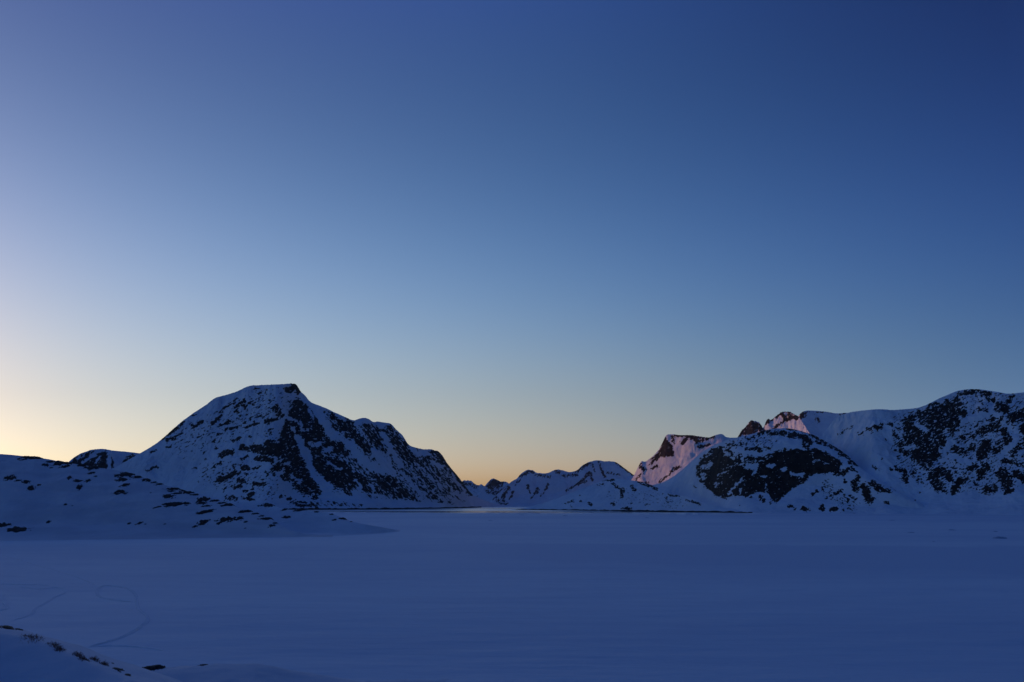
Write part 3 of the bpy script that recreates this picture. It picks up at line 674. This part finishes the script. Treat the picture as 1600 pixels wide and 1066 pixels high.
terrain("mountain", "960,800 985,787 1005,774 1020,764 1032,757 1045,749 1057,741.5 1067,733 1077,724 1086,715.5 1095,708 1107,700 1120,693.5 1135,688 1152,683.5 1165,680.5 1180,677 1192,673 1202,671 1214,669.6 1226,669 1236,670 1247,672.5 1262,677 1272,680 1282,685 1290,690 1298,694.5 1306,699 1314,704 1322,710 1330,717 1340,727 1352,737 1366,746 1380,754 1400,766 1425,780 1450,793 1470,802.5",
        [(960, -3900), (1080, -3250), (1150, -2650), (1200, 801.7), (1300, 802.4), (1470, 803.4)], 0.72, [(0, 0), (.28, .15), (.42, .30), (.66, .76), (.8, .88), (1, 1)], M_NEAR,
        "round snow capped mountain with a great black cliff across its face",
        step=0.75, rows=220, seed=21, jag=0.2, jag_wl=5, noise_amp=.05, noise_wl=300, grain=lambda a, b: 30 - 50 * np.clip((a - 1230) / 60, 0, 1), wl=(8, 4.2), strokes=M_ST,
        shore_rock=(1140, 1176, 2.6), spk=2.2,
        polys=[(.97, 3, "1086,730 1092,723 1100,712 1110,703 1125,697 1140,700 1150,706 1160,712 1175,712 1190,714 1205,709 1215,703 1228,702 1235,701 1255,703 1268,701 1283,703 1295,709 1310,716 1317,724 1313,734 1300,740 1290,740 1270,742 1258,744 1250,747 1245,757 1235,766 1222,778 1212,785 1205,782 1200,770 1190,769 1180,769 1165,776 1150,775 1135,779 1120,776 1110,768 1103,760 1092,752 1088,740")],
        snows=[(.8, 3, "1095,732 1105,728 1112,725"), (.7, 3, "1097,742 1100,748"), (1, 3.6, "1167,728 1175,730 1182,728"), (.8, 1.8, "1180,735 1178,742"), (1, 2.4, "1200,729 1211,727"), (.9, 2.4, "1222,734 1227,734"),
               (.9, 2, "1191,745 1196,745"), (.75, 1.8, "1140,771 1150,758 1157,750"), (.6, 2.4, "1115,756 1122,758"), (.5, 1.8, "1133,737 1120,745"), (.85, 2, "1157,765 1158,771"), (.7, 1.8, "1158,724 1160,716 1164,712"),
               (.9, 3, "1235,741 1245,743 1255,741"), (.7, 2.6, "1130,702 1137,710 1146,716"), (.7, 4, "1147,704 1152,711"), (.5, 1.5, "1196,755 1197,770"), (.5, 2.4, "1160,720 1175,721 1192,720"), (.5, 2, "1104,715 1112,708"),
               (.5, 2, "1270,722 1280,720"), (.5, 1.4, "1270,706 1271,726"), (.4, 1.6, "1283,721 1296,723"), (.5, 2, "1160,745 1162,752"), (.4, 2, "1190,712 1200,716 1206,714"), (.5, 1.6, "1143,728 1150,727 1160,727")])

# off-frame and hidden mountains, added to keep the low sun off the bay
terrain("mountain", "-4200,790 -3000,560 -2200,470 -1500,520 -1000,520 -700,540 -520,590 -400,610 -300,600 -220,625 -175,650 -150,700 -120,785",
        [(-4200, -6200), (-1500, -6400), (-700, -7600), (-300, -9200), (-120, -9800)], 0.62, P_CONE, M_MID, "unseen high snowy mountain beyond the left edge of the view, shaped to block the low sun",
        step=12, rows=60, seed=31, noise_amp=.08, noise_wl=900, base=-.3)
terrain("mountain", "220,790 260,735 320,700 400,690 470,700 540,720 600,740 650,788",
        [(260, 11500), (640, 11500)], 0.62, P_CONE, M_FAR, "unseen snowy mountain added behind the big left mountain to block the low sun",
        step=4, rows=40, seed=32, noise_amp=.08, noise_wl=900, base=-.3)

# ------------------------------------------------------------------ near hills on the left
hill_front = terrain("hill", "-900,820 -600,770 -350,722 -150,706 -60,707 0,709.5 20,711 40,713.2 55,714.5 75,717.5 95,721.5 110,724 125,726 145,729.5 165,732.5 185,735.5 200,738.5 215,743 232,749.5 250,755.5 268,761 285,766 300,769.5 315,773.5 330,778.5 345,783.5 360,788 372,793 385,797.5 400,801.5 413,806 425,811.5 434,818 442,824 455,829 475,833.5 500,837 520,838.5",
        [(-900, 850), (-300, 848), (0, 845.5), (100, 844), (200, 842.5), (300, 841), (400, 839.8), (520, 838.8)], 0.30, [(0, 0), (.15, .02), (.35, .13), (.7, .66), (1, 1)], MAT_HILL,
        "smooth dark blue snow hill dotted with rocks on the near left shore",
        step=1.2, rows=150, seed=41, noise_amp=.05, noise_wl=90, rough=.004, base=-1.0)
hill_back = terrain("hill", "300,800 330,792 350,788 370,785.5 392,784 405,784.3 415,786 427,790 440,794.5 450,796.5 470,797 490,799 505,800.5 515,802 525,805 535,809 545,813.5 558,817 575,820.3 592,823 608,826 625,829.3",
        [(300, -760), (400, -745), (480, 837), (540, 836.4), (590, 834), (625, 829.8)], 0.24, [(0, 0), (.3, .04), (.55, .36), (1, 1)], MAT_BANK,
        "low snowy point running out onto the ice behind the dotted hill",
        step=1.0, rows=90, seed=42, noise_amp=.09, noise_wl=60, rough=.01)
# snow bank by the shore and the slope the picture is taken from
bank = terrain("snow_bank", "40,1030 90,1012 130,1010 170,1013 210,1018 260,1022 300,1026 325,1029 345,1032 375,1037 420,1045 470,1055 520,1064 600,1080 700,1105 800,1140",
        [(40, -104), (200, -103), (330, -102), (450, -101), (600, -98), (800, -88)], 0.34, [(0, 0), (.3, .3), (1, 1)], MAT_HILL,
        "low snow bank along the shore at the bottom of the picture", step=2.0, rows=60, seed=43, noise_amp=.05, noise_wl=12, rough=.02) if False else None

def near_ground():
    """slope under the camera plus the low bank between it and the ice"""
    sil = parse("-700,880 -500,905 -300,935 -150,955 -60,968 0,977 20,980 40,985 60,991 80,998 100,1006 125,1017 150,1029 175,1041 200,1052 225,1063 250,1076 300,1103 380,1150 520,1240 700,1340 900,1420")
    a_s, t_s = px2dir(sil[:, 0], sil[:, 1])
    az = np.concatenate([np.linspace(-math.pi * .99, a_s[0], 60)[:-1], px2dir(np.linspace(-700, 900, 520), np.interp(np.linspace(-700, 900, 520), sil[:, 0], sil[:, 1]))[0], np.linspace(a_s[-1], math.pi * .99, 80)[1:]])
    te = np.interp(az, a_s, t_s)
    te = np.where(az > a_s[-1], t_s[-1] - (az - a_s[-1]) * 0.25, te)
    te = np.where(az < a_s[0], t_s[0], te)
    te = np.maximum(te, -0.95)
    Rr = np.interp(az, [-3, px2dir(0, 977)[0], px2dir(250, 1076)[0], a_s[-1], 1.2, 3.2], [60, 58, 40, 22, 16, 40])
    Hr = np.maximum(CAM_Z + te * Rr, 3)
    # bank further out
    bk = parse("-300,1008 0,1012 90,1014 130,1010.5 170,1013 210,1018 260,1022 300,1026 325,1029 345,1032 375,1037 420,1045 470,1055 520,1064 600,1080 700,1105 800,1140")
    b_a, b_t = px2dir(bk[:, 0], bk[:, 1])
    bt = np.interp(az, b_a, b_t)
    RB = np.interp(az, [b_a[0], b_a[4], b_a[12], b_a[-1]], [112, 108, 103, 88])
    HB = np.clip(CAM_Z + bt * RB, 0, 9) 
    HB = np.where(az > b_a[-1], HB * 0 , HB)
    HB = HB * np.clip((b_a[-1] - az) / 0.10, 0, 1)
    nr = 240
    v = np.linspace(0, 1, nr)
    rr = 1.0 + 139 * v ** 1.5
    r = np.repeat(rr[None], len(az), 0)
    g0 = CAM_Z - 1.7
    slope1 = (g0 - Hr[:, None]) / Rr[:, None]
    face = Hr[:, None] - 0.24 * (Rr[:, None] - r) + 0.0 * r
    knoll = g0 - 0.30 * r
    lo_ = 1.6
    near_z = np.maximum(face, knoll) + lo_ * np.log1p(np.exp(-np.abs(face - knoll) / lo_))
    z1 = np.where(r < Rr[:, None], np.where(knoll > face, near_z, near_z), Hr[:, None] - slope1 * 0)
    crest = 3.0
    z1 = np.where(r < Rr[:, None], z1 - crest * 0.24 * np.exp(-(Rr[:, None] - r) / crest) * 0.5, z1 - crest * 0.12)
    past = np.maximum(r - Rr[:, None], 0)
    z1 = z1 - 0.032 * past ** 1.55
    z1 = np.maximum(z1, 0)
    wB = np.exp(-((r - RB[:, None]) / np.where(r < RB[:, None], 42, 17)) ** 2)
    zB = HB[:, None] * wB
    foot = -0.6
    z = np.maximum(z1, zB) + 0.6 * np.log1p(np.exp(-np.abs(z1 - zB) / 0.6)) * (np.minimum(z1, zB) > 0.05)
    z = np.where(z < 0.02, foot, z)
    X = r * np.sin(az)[:, None]; Y = r * np.cos(az)[:, None]
    k = np.clip((r - 3) / 10, 0, 1)
    z = z + k * (0.16 * fbm(X / 9, Y / 9, 4, 61) + 0.10 * fbm(X / 2.6, Y / 1.9, 5, 71)) * (z > 0)
    # keep the outer rim tucked under the ice
    z = np.where(r > 132, np.minimum(z, foot), z)
    V = np.stack([X, Y, z], -1)
    o = mesh_from("snow_slope", V.reshape(-1, 3), grid_faces(len(az), nr), MAT_BANK, True, {'rock': np.full(X.shape, -1)})
    tag(o, "snowy slope falling to the shore in the bottom left corner", kind='structure')
    T = Terrain(); T.az = az; T.r = r; T.z = z; T.V = V; T.rows = nr
    T.px, T.py = xyz2px(X, np.maximum(Y, .5), z)
    T.px = np.where(Y > 1, T.px, -9999)
    # hide vertices that are behind the crest
    el = (z - CAM_Z) / r
    hid = el < np.maximum.accumulate(el, 1) - 1e-4
    T.px = np.where(hid, -9999, T.px)
    return T
near = near_ground()

# ------------------------------------------------------------------ rock outcrops, one object each
def outcrop(T, px, py, w, h, label, cat="rock", name="rock", seed=0, mat=None, group=None, tilt=0.0, tall=1.0, rough=0.6, slope_run=4.0, n=(34, 22)):
    P = hit(T, px, py)
    R0 = math.hypot(P[0], P[1]); a0 = math.atan2(P[0], P[1])
    mpp = R0 / F
    hw = w * mpp * 0.52
    hz = h * mpp * 0.46
    # local slope along the line of sight
    e = max(R0 * 0.004, 0.3)
    sl = (zat(T, a0, R0 + e) - zat(T, a0, R0 - e)) / (2 * e)
    vis = sl + (CAM_Z - P[2]) / R0
    run = hz / max(vis, 0.03)
    run = min(run, max(hw * 2.5, hz * slope_run))
    na, nb = n
    A, B = np.meshgrid(np.linspace(-1.25, 1.25, na), np.linspace(-1.25, 1.25, nb), indexing='ij')
    m = 0.80 - np.hypot(A, B) + rough * 1.25 * fbm(A * 2.1, B * 1.5, 5, seed * 7 + 3, 0.68)
    hh = max(min(hw, 6) * 0.22, hz * 0.5) * tall
    V = np.zeros((na, nb, 3))
    for i in range(na):
        for j in range(nb):
            rr = R0 + B[i, j] * run
            aa = a0 + (A[i, j] * hw) / R0
            rr -= tilt * A[i, j] * run
            zs = zat(T, aa, rr)
            mm = m[i, j]
            up = hh * (1.25 * math.tanh(mm * 2.2)) if mm > 0 else hh * mm * 1.6
            V[i, j] = (rr * math.sin(aa), rr * math.cos(aa), zs + up)
    V[..., 2] += np.where(m > 0, 1, 0) * hh * 0.28 * fbm(A * 6, B * 6, 3, seed + 11)
    F_ = grid_faces(na, nb)
    keep = m.ravel()[F_].max(1) > -0.12
    F_ = F_[keep]
    used = np.unique(F_)
    mp = np.full(na * nb, -1); mp[used] = np.arange(len(used))
    Vc = V.reshape(-1, 3)[used]
    o = mesh_from(name, Vc - P, mp[F_], mat or MAT_ROCK_FAR, True)
    o.location = P
    tag(o, label, cat, group)
    return o

GR = "dark rocks poking through the snow of the left hill"
FRONT = [
 (52, 714.5, 26, 4, "long flat rock on the skyline of the dotted hill, the leftmost one there"),
 (38, 718, 8, 1.5, "thin sliver of rock just under the leftmost skyline rock"),
 (98, 723, 26, 4, "long dark rock on the hill crest where the small far mountain starts"),
 (70, 726.5, 10, 4.5, "compact rock just below the leftmost skyline rock"),
 (78, 722.5, 11, 2.5, "narrow rock between the two leftmost skyline rocks"),
 (102, 729, 13, 3, "flat rock just under the second skyline rock"),
 (80, 731.5, 5, 1.8, "tiny rock alone below the narrow crest rock"),
 (129, 727, 12, 2.5, "small crest rock in front of the small dark far mountain"),
 (146, 730, 20, 4.5, "thick black rock on the crest before the small far mountain"),
 (17, 748, 13, 7, "ragged rock near the left edge high on the hill"),
 (28, 750.5, 8, 2, "thin rock touching the ragged rock near the left edge"),
 (42, 753, 9, 5, "wedge of rock right of the ragged left edge rock"),
 (48, 764, 7.5, 8, "tall dripping patch of rock under the wedge at the left"),
 (61, 757.5, 5, 3, "small round rock beside the tall dripping patch"),
 (108, 746.5, 6, 6, "round rock high on the hill below the second skyline rock"),
 (121, 752, 10, 4, "flat rock above the squarish one in the upper middle cluster"),
 (123, 762, 7, 8, "squarish rock lowest of the upper middle cluster"),
 (137, 751, 7, 4.5, "speckled little rock in the middle of the upper cluster"),
 (142, 739.5, 9, 3.6, "oval rock just below the crest under the thick black rock"),
 (149, 744, 5, 2.4, "small rock touching the oval one below the crest"),
 (102.5, 788.5, 5, 3, "lone small rock in the empty middle of the hill"),
 (196, 741, 24, 7, "wide rock shelf on the crest at the foot of the big mountain"),
 (215, 745.5, 14, 3, "thin tail of rock right of the wide crest shelf"),
 (190, 750, 16, 5, "slanting rock just under the wide crest shelf"),
 (195.5, 757.5, 12, 4.5, "short slanting rock, second below the wide crest shelf"),
 (188.5, 768.5, 18, 6.5, "solid dark lens of rock alone under the slanting pair"),
 (250, 757, 11, 2.6, "short flat rock on the crest just left of the long crest line"),
 (263, 776, 17, 5.5, "dark lens of rock above the longest rock of the hill"),
 (272, 788.5, 40, 7, "longest rock of the hill, a wide black band on its right half"),
 (273, 764.5, 24, 3.5, "long thin rock line on the falling crest right of the shelf"),
 (267, 768, 10, 2.5, "tiny pair of stones just under the long crest line"),
 (277, 771.5, 14, 1.8, "thin dash of rock above the dark lens"),
 (294, 770, 17, 4, "knobbly rock on the falling crest"),
 (318, 781, 20, 9, "big black block at the crest, the largest on the falling edge"),
 (314, 786, 14, 5, "lower half of the black double block on the falling edge"),
 (336, 783, 14, 2.4, "flat rock on the crest beyond the big black block"),
 (321, 800, 24, 5, "wide ragged rock under the big black block"),
 (323, 791, 12, 2, "faint thin rock between the black block and the ragged one"),
 (318, 817, 14, 9, "angular rock low on the hill with a hooked right end"),
 (304, 823, 8, 3.6, "small rock at the foot left of the hooked one"),
 (218.5, 817.5, 8, 4, "largest stone in the small group near the foot of the hill"),
 (202, 818.5, 5, 3.5, "leftmost stone in the small group near the foot of the hill"),
 (212, 820, 3, 1.6, "tiny speck left of the largest stone near the foot of the hill"),
 (227.5, 819, 3, 1.6, "tiny speck right of the largest stone near the foot of the hill"),
 (257, 819, 4.5, 1.4, "faint lone stone low on the hill between the group and the hooked rock"),
 (75.5, 816, 6, 4, "small forked stone low at the left of the hill"),
 (6, 820.5, 15, 4, "flat rock cut by the left edge near the foot of the hill"),
 (30, 827.5, 26, 6.5, "large black rock at the foot of the hill, lowest at the left"),
 (352, 812, 22, 8, "slanting chain of rock low on the right end of the hill"),
 (373, 810, 14, 6, "arched rock near the right end of the hill"),
 (384, 815.5, 6, 3.4, "small triangular rock just right of the arched one"),
 (343, 817.5, 9, 4, "rock at the lower left end of the slanting chain"),
 (424, 821.5, 10, 4.5, "last cluster of stones at the right tip of the dotted hill"),
 (383, 825.5, 4, 1.4, "tiny stone low under the arched rock"),
 (358, 788.8, 22, 3.4, "dark crest rock where the back point rises behind the hill"),
 (385, 799.5, 26, 3.5, "long crest rock near the lower right of the hill"),
 (418, 811, 22, 3, "thin dark line of rock along the final drop of the crest"),
 (3, 823, 9, 1.6, "thin ledge just under the rock cut by the left edge"),
 (113, 790, 2.4, 1.2, "speck of stone lower right of the lone middle rock"),
 (235, 770, 3, 1.2, "speck of stone in the snow left of the dark lens"),
 (230, 749.5, 14, 2.2, "thin crest rock a little right of the tail of the wide shelf"),
 (241, 754, 9, 1.8, "small crest rock between the thin crest rock and the short flat one"),
 (286, 767.5, 10, 2, "small crest rock just left of the knobbly one"),
 (305, 773.5, 12, 2.4, "crest rock between the knobbly one and the big black block"),
 (347, 786.5, 12, 2.2, "crest rock just before the back point rises behind the hill"),
 (400, 803, 12, 1.8, "thin crest rock at the lower end of the long crest rock"),
 (409, 806.5, 9, 1.8, "small crest rock just above the final dark line of the crest"),
 (431, 817.5, 9, 2.2, "lowest stone of the crest above the right tip of the hill"),
]
TILT = {22: -.1, 23: .35, 24: -.35, 25: .3, 9: .3, 48: .7, 56: .9, 34: .3}
for i, (x, y, w, h, lb) in enumerate(FRONT):
    big = w > 16
    outcrop(hill_front, x, y, w, h, lb, seed=i, group=GR, tilt=TILT.get(i, 0.0), rough=.62 if w > 6 else .4,
            n=(48, 24) if big else ((30, 20) if w > 5 else (14, 12)), tall=.8)
GB = "rocks on the low point behind the dotted hill"
for i, (x, y, w, h, lb) in enumerate([
 (421, 789.5, 30, 5.5, "longest rock of the low point, along its left crest"),
 (443, 796.6, 10, 2, "thin rock at the right end of the longest rock on the point"),
 (448, 808.5, 13, 4.2, "oval rock on the open snow of the low point"),
 (522.5, 812.5, 8, 2.4, "small dark rock near the outer end of the low point"),
 (468, 798, 18, 1.5, "faint flat line of rock on the skyline of the low point"),
 (495, 800.5, 8, 1.3, "little flat rock midway along the crest of the low point"),
 (519, 804, 8, 1.4, "little flat rock where the low point's crest starts to drop"),
 (537, 810.3, 14, 2.2, "slanting rock on the dropping crest of the low point"),
 (549, 815.5, 4, 1.2, "outermost stone on the tip of the low point"),
]):
    outcrop(hill_back, x, y, w, h, lb, seed=100 + i, group=GB, n=(36, 18), tall=.7, tilt=.3 if i in (0, 2) else 0)

# stones on the near slope
for i, (x, y, w, h, lb, ti, rg) in enumerate([
 (13, 981.5, 19, 4, "black rock on the near crest at the left edge of the picture", .3, .6),
 (31, 984, 10, 1.6, "thin flat stone just right of the black rock on the near crest", .2, .5),
 (186, 1047, 15, 4.5, "dark elongated rock low on the near crest", .9, .6),
 (199, 1053.5, 9, 3, "small dark rock at the lower end of the elongated one", .6, .6),
 (241, 1045, 32, 5, "black jagged rock alone on the snow bank at the bottom", .1, .7),
 (318, 1037.5, 13, 3, "greyish half buried stones right of the jagged rock", .1, .8),
 (177, 1036, 4, 1.6, "pebble sized stone on the crest above the elongated rock", .3, .4),
]):
    outcrop(near, x, y, w, h, lb, seed=200 + i, mat=MAT_ROCK_NEAR, group="rocks on the near slope", n=(40, 24), tilt=ti * .4, rough=rg * .7, tall=.9)

# low dead shrubs
def shrub(px, py, w, h, seed, label, mat):
    P = hit(near, px, py)
    R0 = math.hypot(P[0], P[1]); a0 = math.atan2(P[0], P[1])
    mpp = R0 / F
    rnd = random.Random(seed)
    V, Fc = [], []
    hw = w * mpp * .62
    nn = int(120 + 200 * hw)
    for _ in range(nn):
        u, v = rnd.gauss(0, .55), rnd.gauss(0, .6)
        rr = R0 + v * hw * 1.6 - u * hw * 0.5 - hw * .8; aa = a0 + u * hw / R0
        b = np.array([rr * math.sin(aa), rr * math.cos(aa), zat(near, aa, rr) - .02]) - P
        L = rnd.uniform(.06, .24) * (1.2 - abs(u))
        d = np.array([rnd.gauss(0, .8), rnd.gauss(0, .8), 1.0]); d /= np.linalg.norm(d)
        s = np.cross(d, [rnd.random(), rnd.random(), .1]); s /= np.linalg.norm(s)
        th = rnd.uniform(.006, .014)
        k = len(V)
        mid = b + d * L * .5 + np.array([rnd.gauss(0, .02), rnd.gauss(0, .02), 0])
        s2 = np.cross(d, s)
        for q, t_ in ((b, 1), (mid, .9), (b + d * L, .3)):
            V += [q + s * th * t_, q - s * th * .5 * t_ + s2 * th * .8 * t_, q - s * th * .5 * t_ - s2 * th * .8 * t_]
        for lv in (0, 3):
            for c in range(3):
                c2 = (c + 1) % 3
                Fc.append([k + lv + c, k + lv + c2, k + lv + 3 + c2, k + lv + 3 + c])
    o = mesh_from("shrub", np.array(V), np.array(Fc), mat, False)
    o.location = P
    tag(o, label, "shrub", "low brown shrubs on the near crest")

qs = NB("dry_shrub")
qs.put(qs.b.inputs["Base Color"], qs.mix(qs.noise(qs.pos(), 6.0, 3), (0.07, 0.028, 0.020), (0.26, 0.115, 0.075)))
qs.b.inputs["Roughness"].default_value = 0.8
for i, (x, y, w, lb) in enumerate([
 (52, 995, 26, "reddish brown shrub patch highest on the near crest, right of the black rock"),
 (84, 1008, 16, "reddish brown shrub clump second down the near crest"),
 (95, 1014, 12, "sparse brown shrub just below the second clump"),
 (122, 1023, 14, "densest brown shrub midway down the near crest"),
 (132, 1029, 13, "dark shrub just below the densest one"),
 (148, 1029, 12, "brown shrub on the crest edge right of the densest one"),
 (162, 1037, 11, "small sparse shrub above the elongated rock"),
]):
    shrub(x, y, w, 4, 300 + i, lb, qs.m)

# ------------------------------------------------------------------ tracks on the ice
def on_ice(px, py):
    a, t = px2dir(px, py); r = -CAM_Z / t
    return np.array([r * math.sin(a), r * math.cos(a)])
def ice_z(x, y):
    x = np.asarray(x); y = np.asarray(y)
    return 0.10 * fbm(x / 70, y / 22, 4, 5) + 0.06 * fbm(x / 11, y / 4.5, 3, 15) + 0.25 * fbm(x / 420, y / 130, 3, 25)

def track(s, width, depth, label, mat, seed=0, double=True, rim=0.10):
    P = np.array([on_ice(a, b) for a, b in parse(s)])
    # Catmull-Rom through the points
    Q = np.vstack([2 * P[0] - P[1], P, 2 * P[-1] - P[-2]])
    pts = []
    for i in range(1, len(Q) - 2):
        n = max(6, int(np.linalg.norm(Q[i + 1] - Q[i]) / 0.8))
        for k in range(n):
            t = k / n
            pts.append(0.5 * ((2 * Q[i]) + (-Q[i - 1] + Q[i + 1]) * t + (2 * Q[i - 1] - 5 * Q[i] + 4 * Q[i + 1] - Q[i + 2]) * t * t + (-Q[i - 1] + 3 * Q[i] - 3 * Q[i + 1] + Q[i + 2]) * t**3))
    pts = np.array(pts)
    tg = np.gradient(pts, axis=0); tg /= np.linalg.norm(tg, axis=1)[:, None] + 1e-9
    nm = np.stack([-tg[:, 1], tg[:, 0]], 1)
    if double:
        prof = [(-1, 0), (-.8, rim), (-.62, rim * .8), (-.5, -depth * .3), (-.3, -depth * .3), (-.15, rim * .6), (.15, rim * .6), (.3, -depth * .3), (.5, -depth * .3), (.62, rim * .8), (.8, rim), (1, 0)]
    else:
        prof = [(-1, 0), (-.65, rim), (-.35, rim * .7), (-.1, 0), (.1, 0), (.35, rim * .7), (.65, rim), (1, 0)]
    V = np.zeros((len(pts), len(prof), 3))
    arc = np.concatenate([[0], np.cumsum(np.linalg.norm(np.diff(pts, axis=0), axis=1))])
    fade = np.clip(np.minimum(arc, arc[-1] - arc) / 3, 0, 1)
    for j, (u, h) in enumerate(prof):
        wob = width * (1 + .25 * fbm(arc / 3, arc * 0 + j, 3, seed + j))
        q = pts + nm * (u * wob)[:, None] * (.3 + .7 * fade)[:, None]
        zb = ice_z(q[:, 0], q[:, 1])
        hn = h * (1 + .6 * fbm(arc / .9, arc * 0 + j * 3.1, 3, seed + 20 + j)) * fade
        V[:, j] = np.stack([q[:, 0], q[:, 1], zb + .03 + np.maximum(hn, -.02)], 1)
    V[:, 0, 2] -= .14; V[:, -1, 2] -= .14
    o = mesh_from("snow_track", V.reshape(-1, 3), grid_faces(len(pts), len(prof), True), mat, True)
    tag(o, label, kind='structure')
qt = NB("churned_snow")
qt.put(qt.b.inputs["Base Color"], qt.mix(qt.step(qt.noise(qt.pos(), .8, 4), .4, .6), (0.88, 0.90, 0.92), (0.76, 0.80, 0.85)))
qt.b.inputs["Roughness"].default_value = 0.75
qt.bump(qt.noise(qt.pos(), 3.0, 4), 0.7, 0.25)
track("140,1011 160,1006 180,1000 200,992 215,983 226,975 231,969 229,962 221,957 216,950 214,940 213,931 208,925 198,920 185,917 172,915.5 160,916 154,920 152,926 156,932 170,936 190,939 209,941",
      0.55, .10, "looping snowmobile track on the ice near the bottom left", qt.m, 1, rim=.13)
track("150,914 140,910 120,902 90,892 60,884 30,875 0,867 -40,858", .45, .1, "faint straight track leading off to the upper left from the loop", qt.m, 2, False, .10)
track("18,969 40,964 52,958 55,951 66,945 78,938 84,933 90,931 100,927 103,924 98,920 84,919 60,921 40,918 28,917", .5, .1, "zigzag track on the ice near the left edge", qt.m, 3, False, .12)
track("-20,914 10,913 35,914 60,914 80,916", .5, .1, "short straight track above the zigzag one", qt.m, 4, False, .10)
track("-20,942 0,938 8,944 12,950 4,953 -10,955", .5, .1, "small curl of track at the left edge of the ice", qt.m, 5, False, .10)
track("138,1012 170,1010 220,1012 260,1018", .4, .1, "short side track along the top of the snow bank", qt.m, 6, False, .08)
track("209,950 203,954 197,958", .3, .1, "short spur off the looping track", qt.m, 7, False, .08)

# ------------------------------------------------------------------ rubble frozen into the far ice
qi = NB("rubble_ice")
qi.put(qi.b.inputs["Base Color"], qi.mix(qi.noise(qi.pos(), .4, 4), (0.22, 0.30, 0.42), (0.45, 0.52, 0.62)))
qi.b.inputs["Roughness"].default_value = 0.5
qi.bump(qi.noise(qi.pos(), 1.0, 4), 0.8, 0.5)
def rubble(px, py, w, h, seed, label):
    c = on_ice(px, py); R0 = np.linalg.norm(c); mpp = R0 / F
    hw, hz = w * mpp * .5, h * mpp
    a0 = math.atan2(c[0], c[1])
    na, nb = 34, 16
    A, B = np.meshgrid(np.linspace(-1.2, 1.2, na), np.linspace(-1.2, 1.2, nb), indexing='ij')
    m = .75 - np.hypot(A, B) + .55 * fbm(A * 2.4, B * 1.5, 4, seed)
    rr = R0 + B * hw * .8; aa = a0 + A * hw / R0
    X, Y = rr * np.sin(aa), rr * np.cos(aa)
    z = ice_z(X, Y) + np.where(m > 0, hz * np.tanh(m * 2.5) * (1 + .5 * fbm(A * 7, B * 5, 3, seed + 4)), m * hz)
    V = np.stack([X, Y, z], -1).reshape(-1, 3)
    Fc = grid_faces(na, nb); Fc = Fc[m.ravel()[Fc].max(1) > -.1]
    used = np.unique(Fc); mp = np.full(na * nb, -1); mp[used] = np.arange(len(used))
    o = mesh_from("ice_rubble", V[used] - np.array([c[0], c[1], 0]), mp[Fc], qi.m, True)
    o.location = (c[0], c[1], 0)
    tag(o, label, "ice rubble", "heaps of rubble on the far sea ice")
for i, (x, y, w, h, lb) in enumerate([
 (1563, 841.5, 20, 2.0, "largest heap of ice rubble, right on the ice below the right mountain"),
 (1424, 832.5, 11, 1.0, "thin low ice heap below the left part of the right mountain"),
 (1488, 828.8, 10, .9, "thin ice heap between the low one and the largest one"),
 (1556, 831, 7, .8, "small faint ice heap just above the largest one"),
 (1459, 846.5, 4, .8, "speck of ice nearest the viewer under the right mountain"),
 (1393, 813.5, 8, .6, "faint ice heap close under the shore of the round mountain"),
 (883, 806.3, 9, .7, "dark dash of ice just before the open water, right of centre"),
 (815, 805, 8, .6, "dark dash of ice just before the open water, near the centre"),
 (766, 813.5, 8, .7, "broken ice patch a little nearer than the dashes by the water"),
 (841, 802.2, 5, .6, "speck of ice at the very edge of the open water"),
 (1011, 809.5, 7, .6, "pair of tiny ice lumps below the low rounded hill"),
]):
    rubble(x, y, w, h, 400 + i * 3, lb)

# ------------------------------------------------------------------ air
def haze(density):
    me = bpy.data.meshes.new("haze")
    x0, x1, y0, y1, z0, z1 = -16000, 16000, -3000, 16000, -6, 2600
    v = [(x, y, z) for x in (x0, x1) for y in (y0, y1) for z in (z0, z1)]
    f = [(0, 1, 3, 2), (4, 6, 7, 5), (0, 4, 5, 1), (2, 3, 7, 6), (0, 2, 6, 4), (1, 5, 7, 3)]
    me.from_pydata(v, [], f); me.update()
    m = bpy.data.materials.new("haze_air"); m.use_nodes = True
    nt = m.node_tree; nt.nodes.remove(nt.nodes["Principled BSDF"])
    pv = nt.nodes.new("ShaderNodeVolumePrincipled")
    pv.inputs["Color"].default_value = (0.86, 0.90, 1.0, 1)
    pv.inputs["Density"].default_value = density
    nt.links.new(pv.outputs[0], nt.nodes["Material Output"].inputs["Volume"])
    me.materials.append(m)
    o = bpy.data.objects.new("haze", me); COL.objects.link(o)
    tag(o, kind='stuff')
HAZE = 1.1e-5
if HAZE: haze(HAZE)
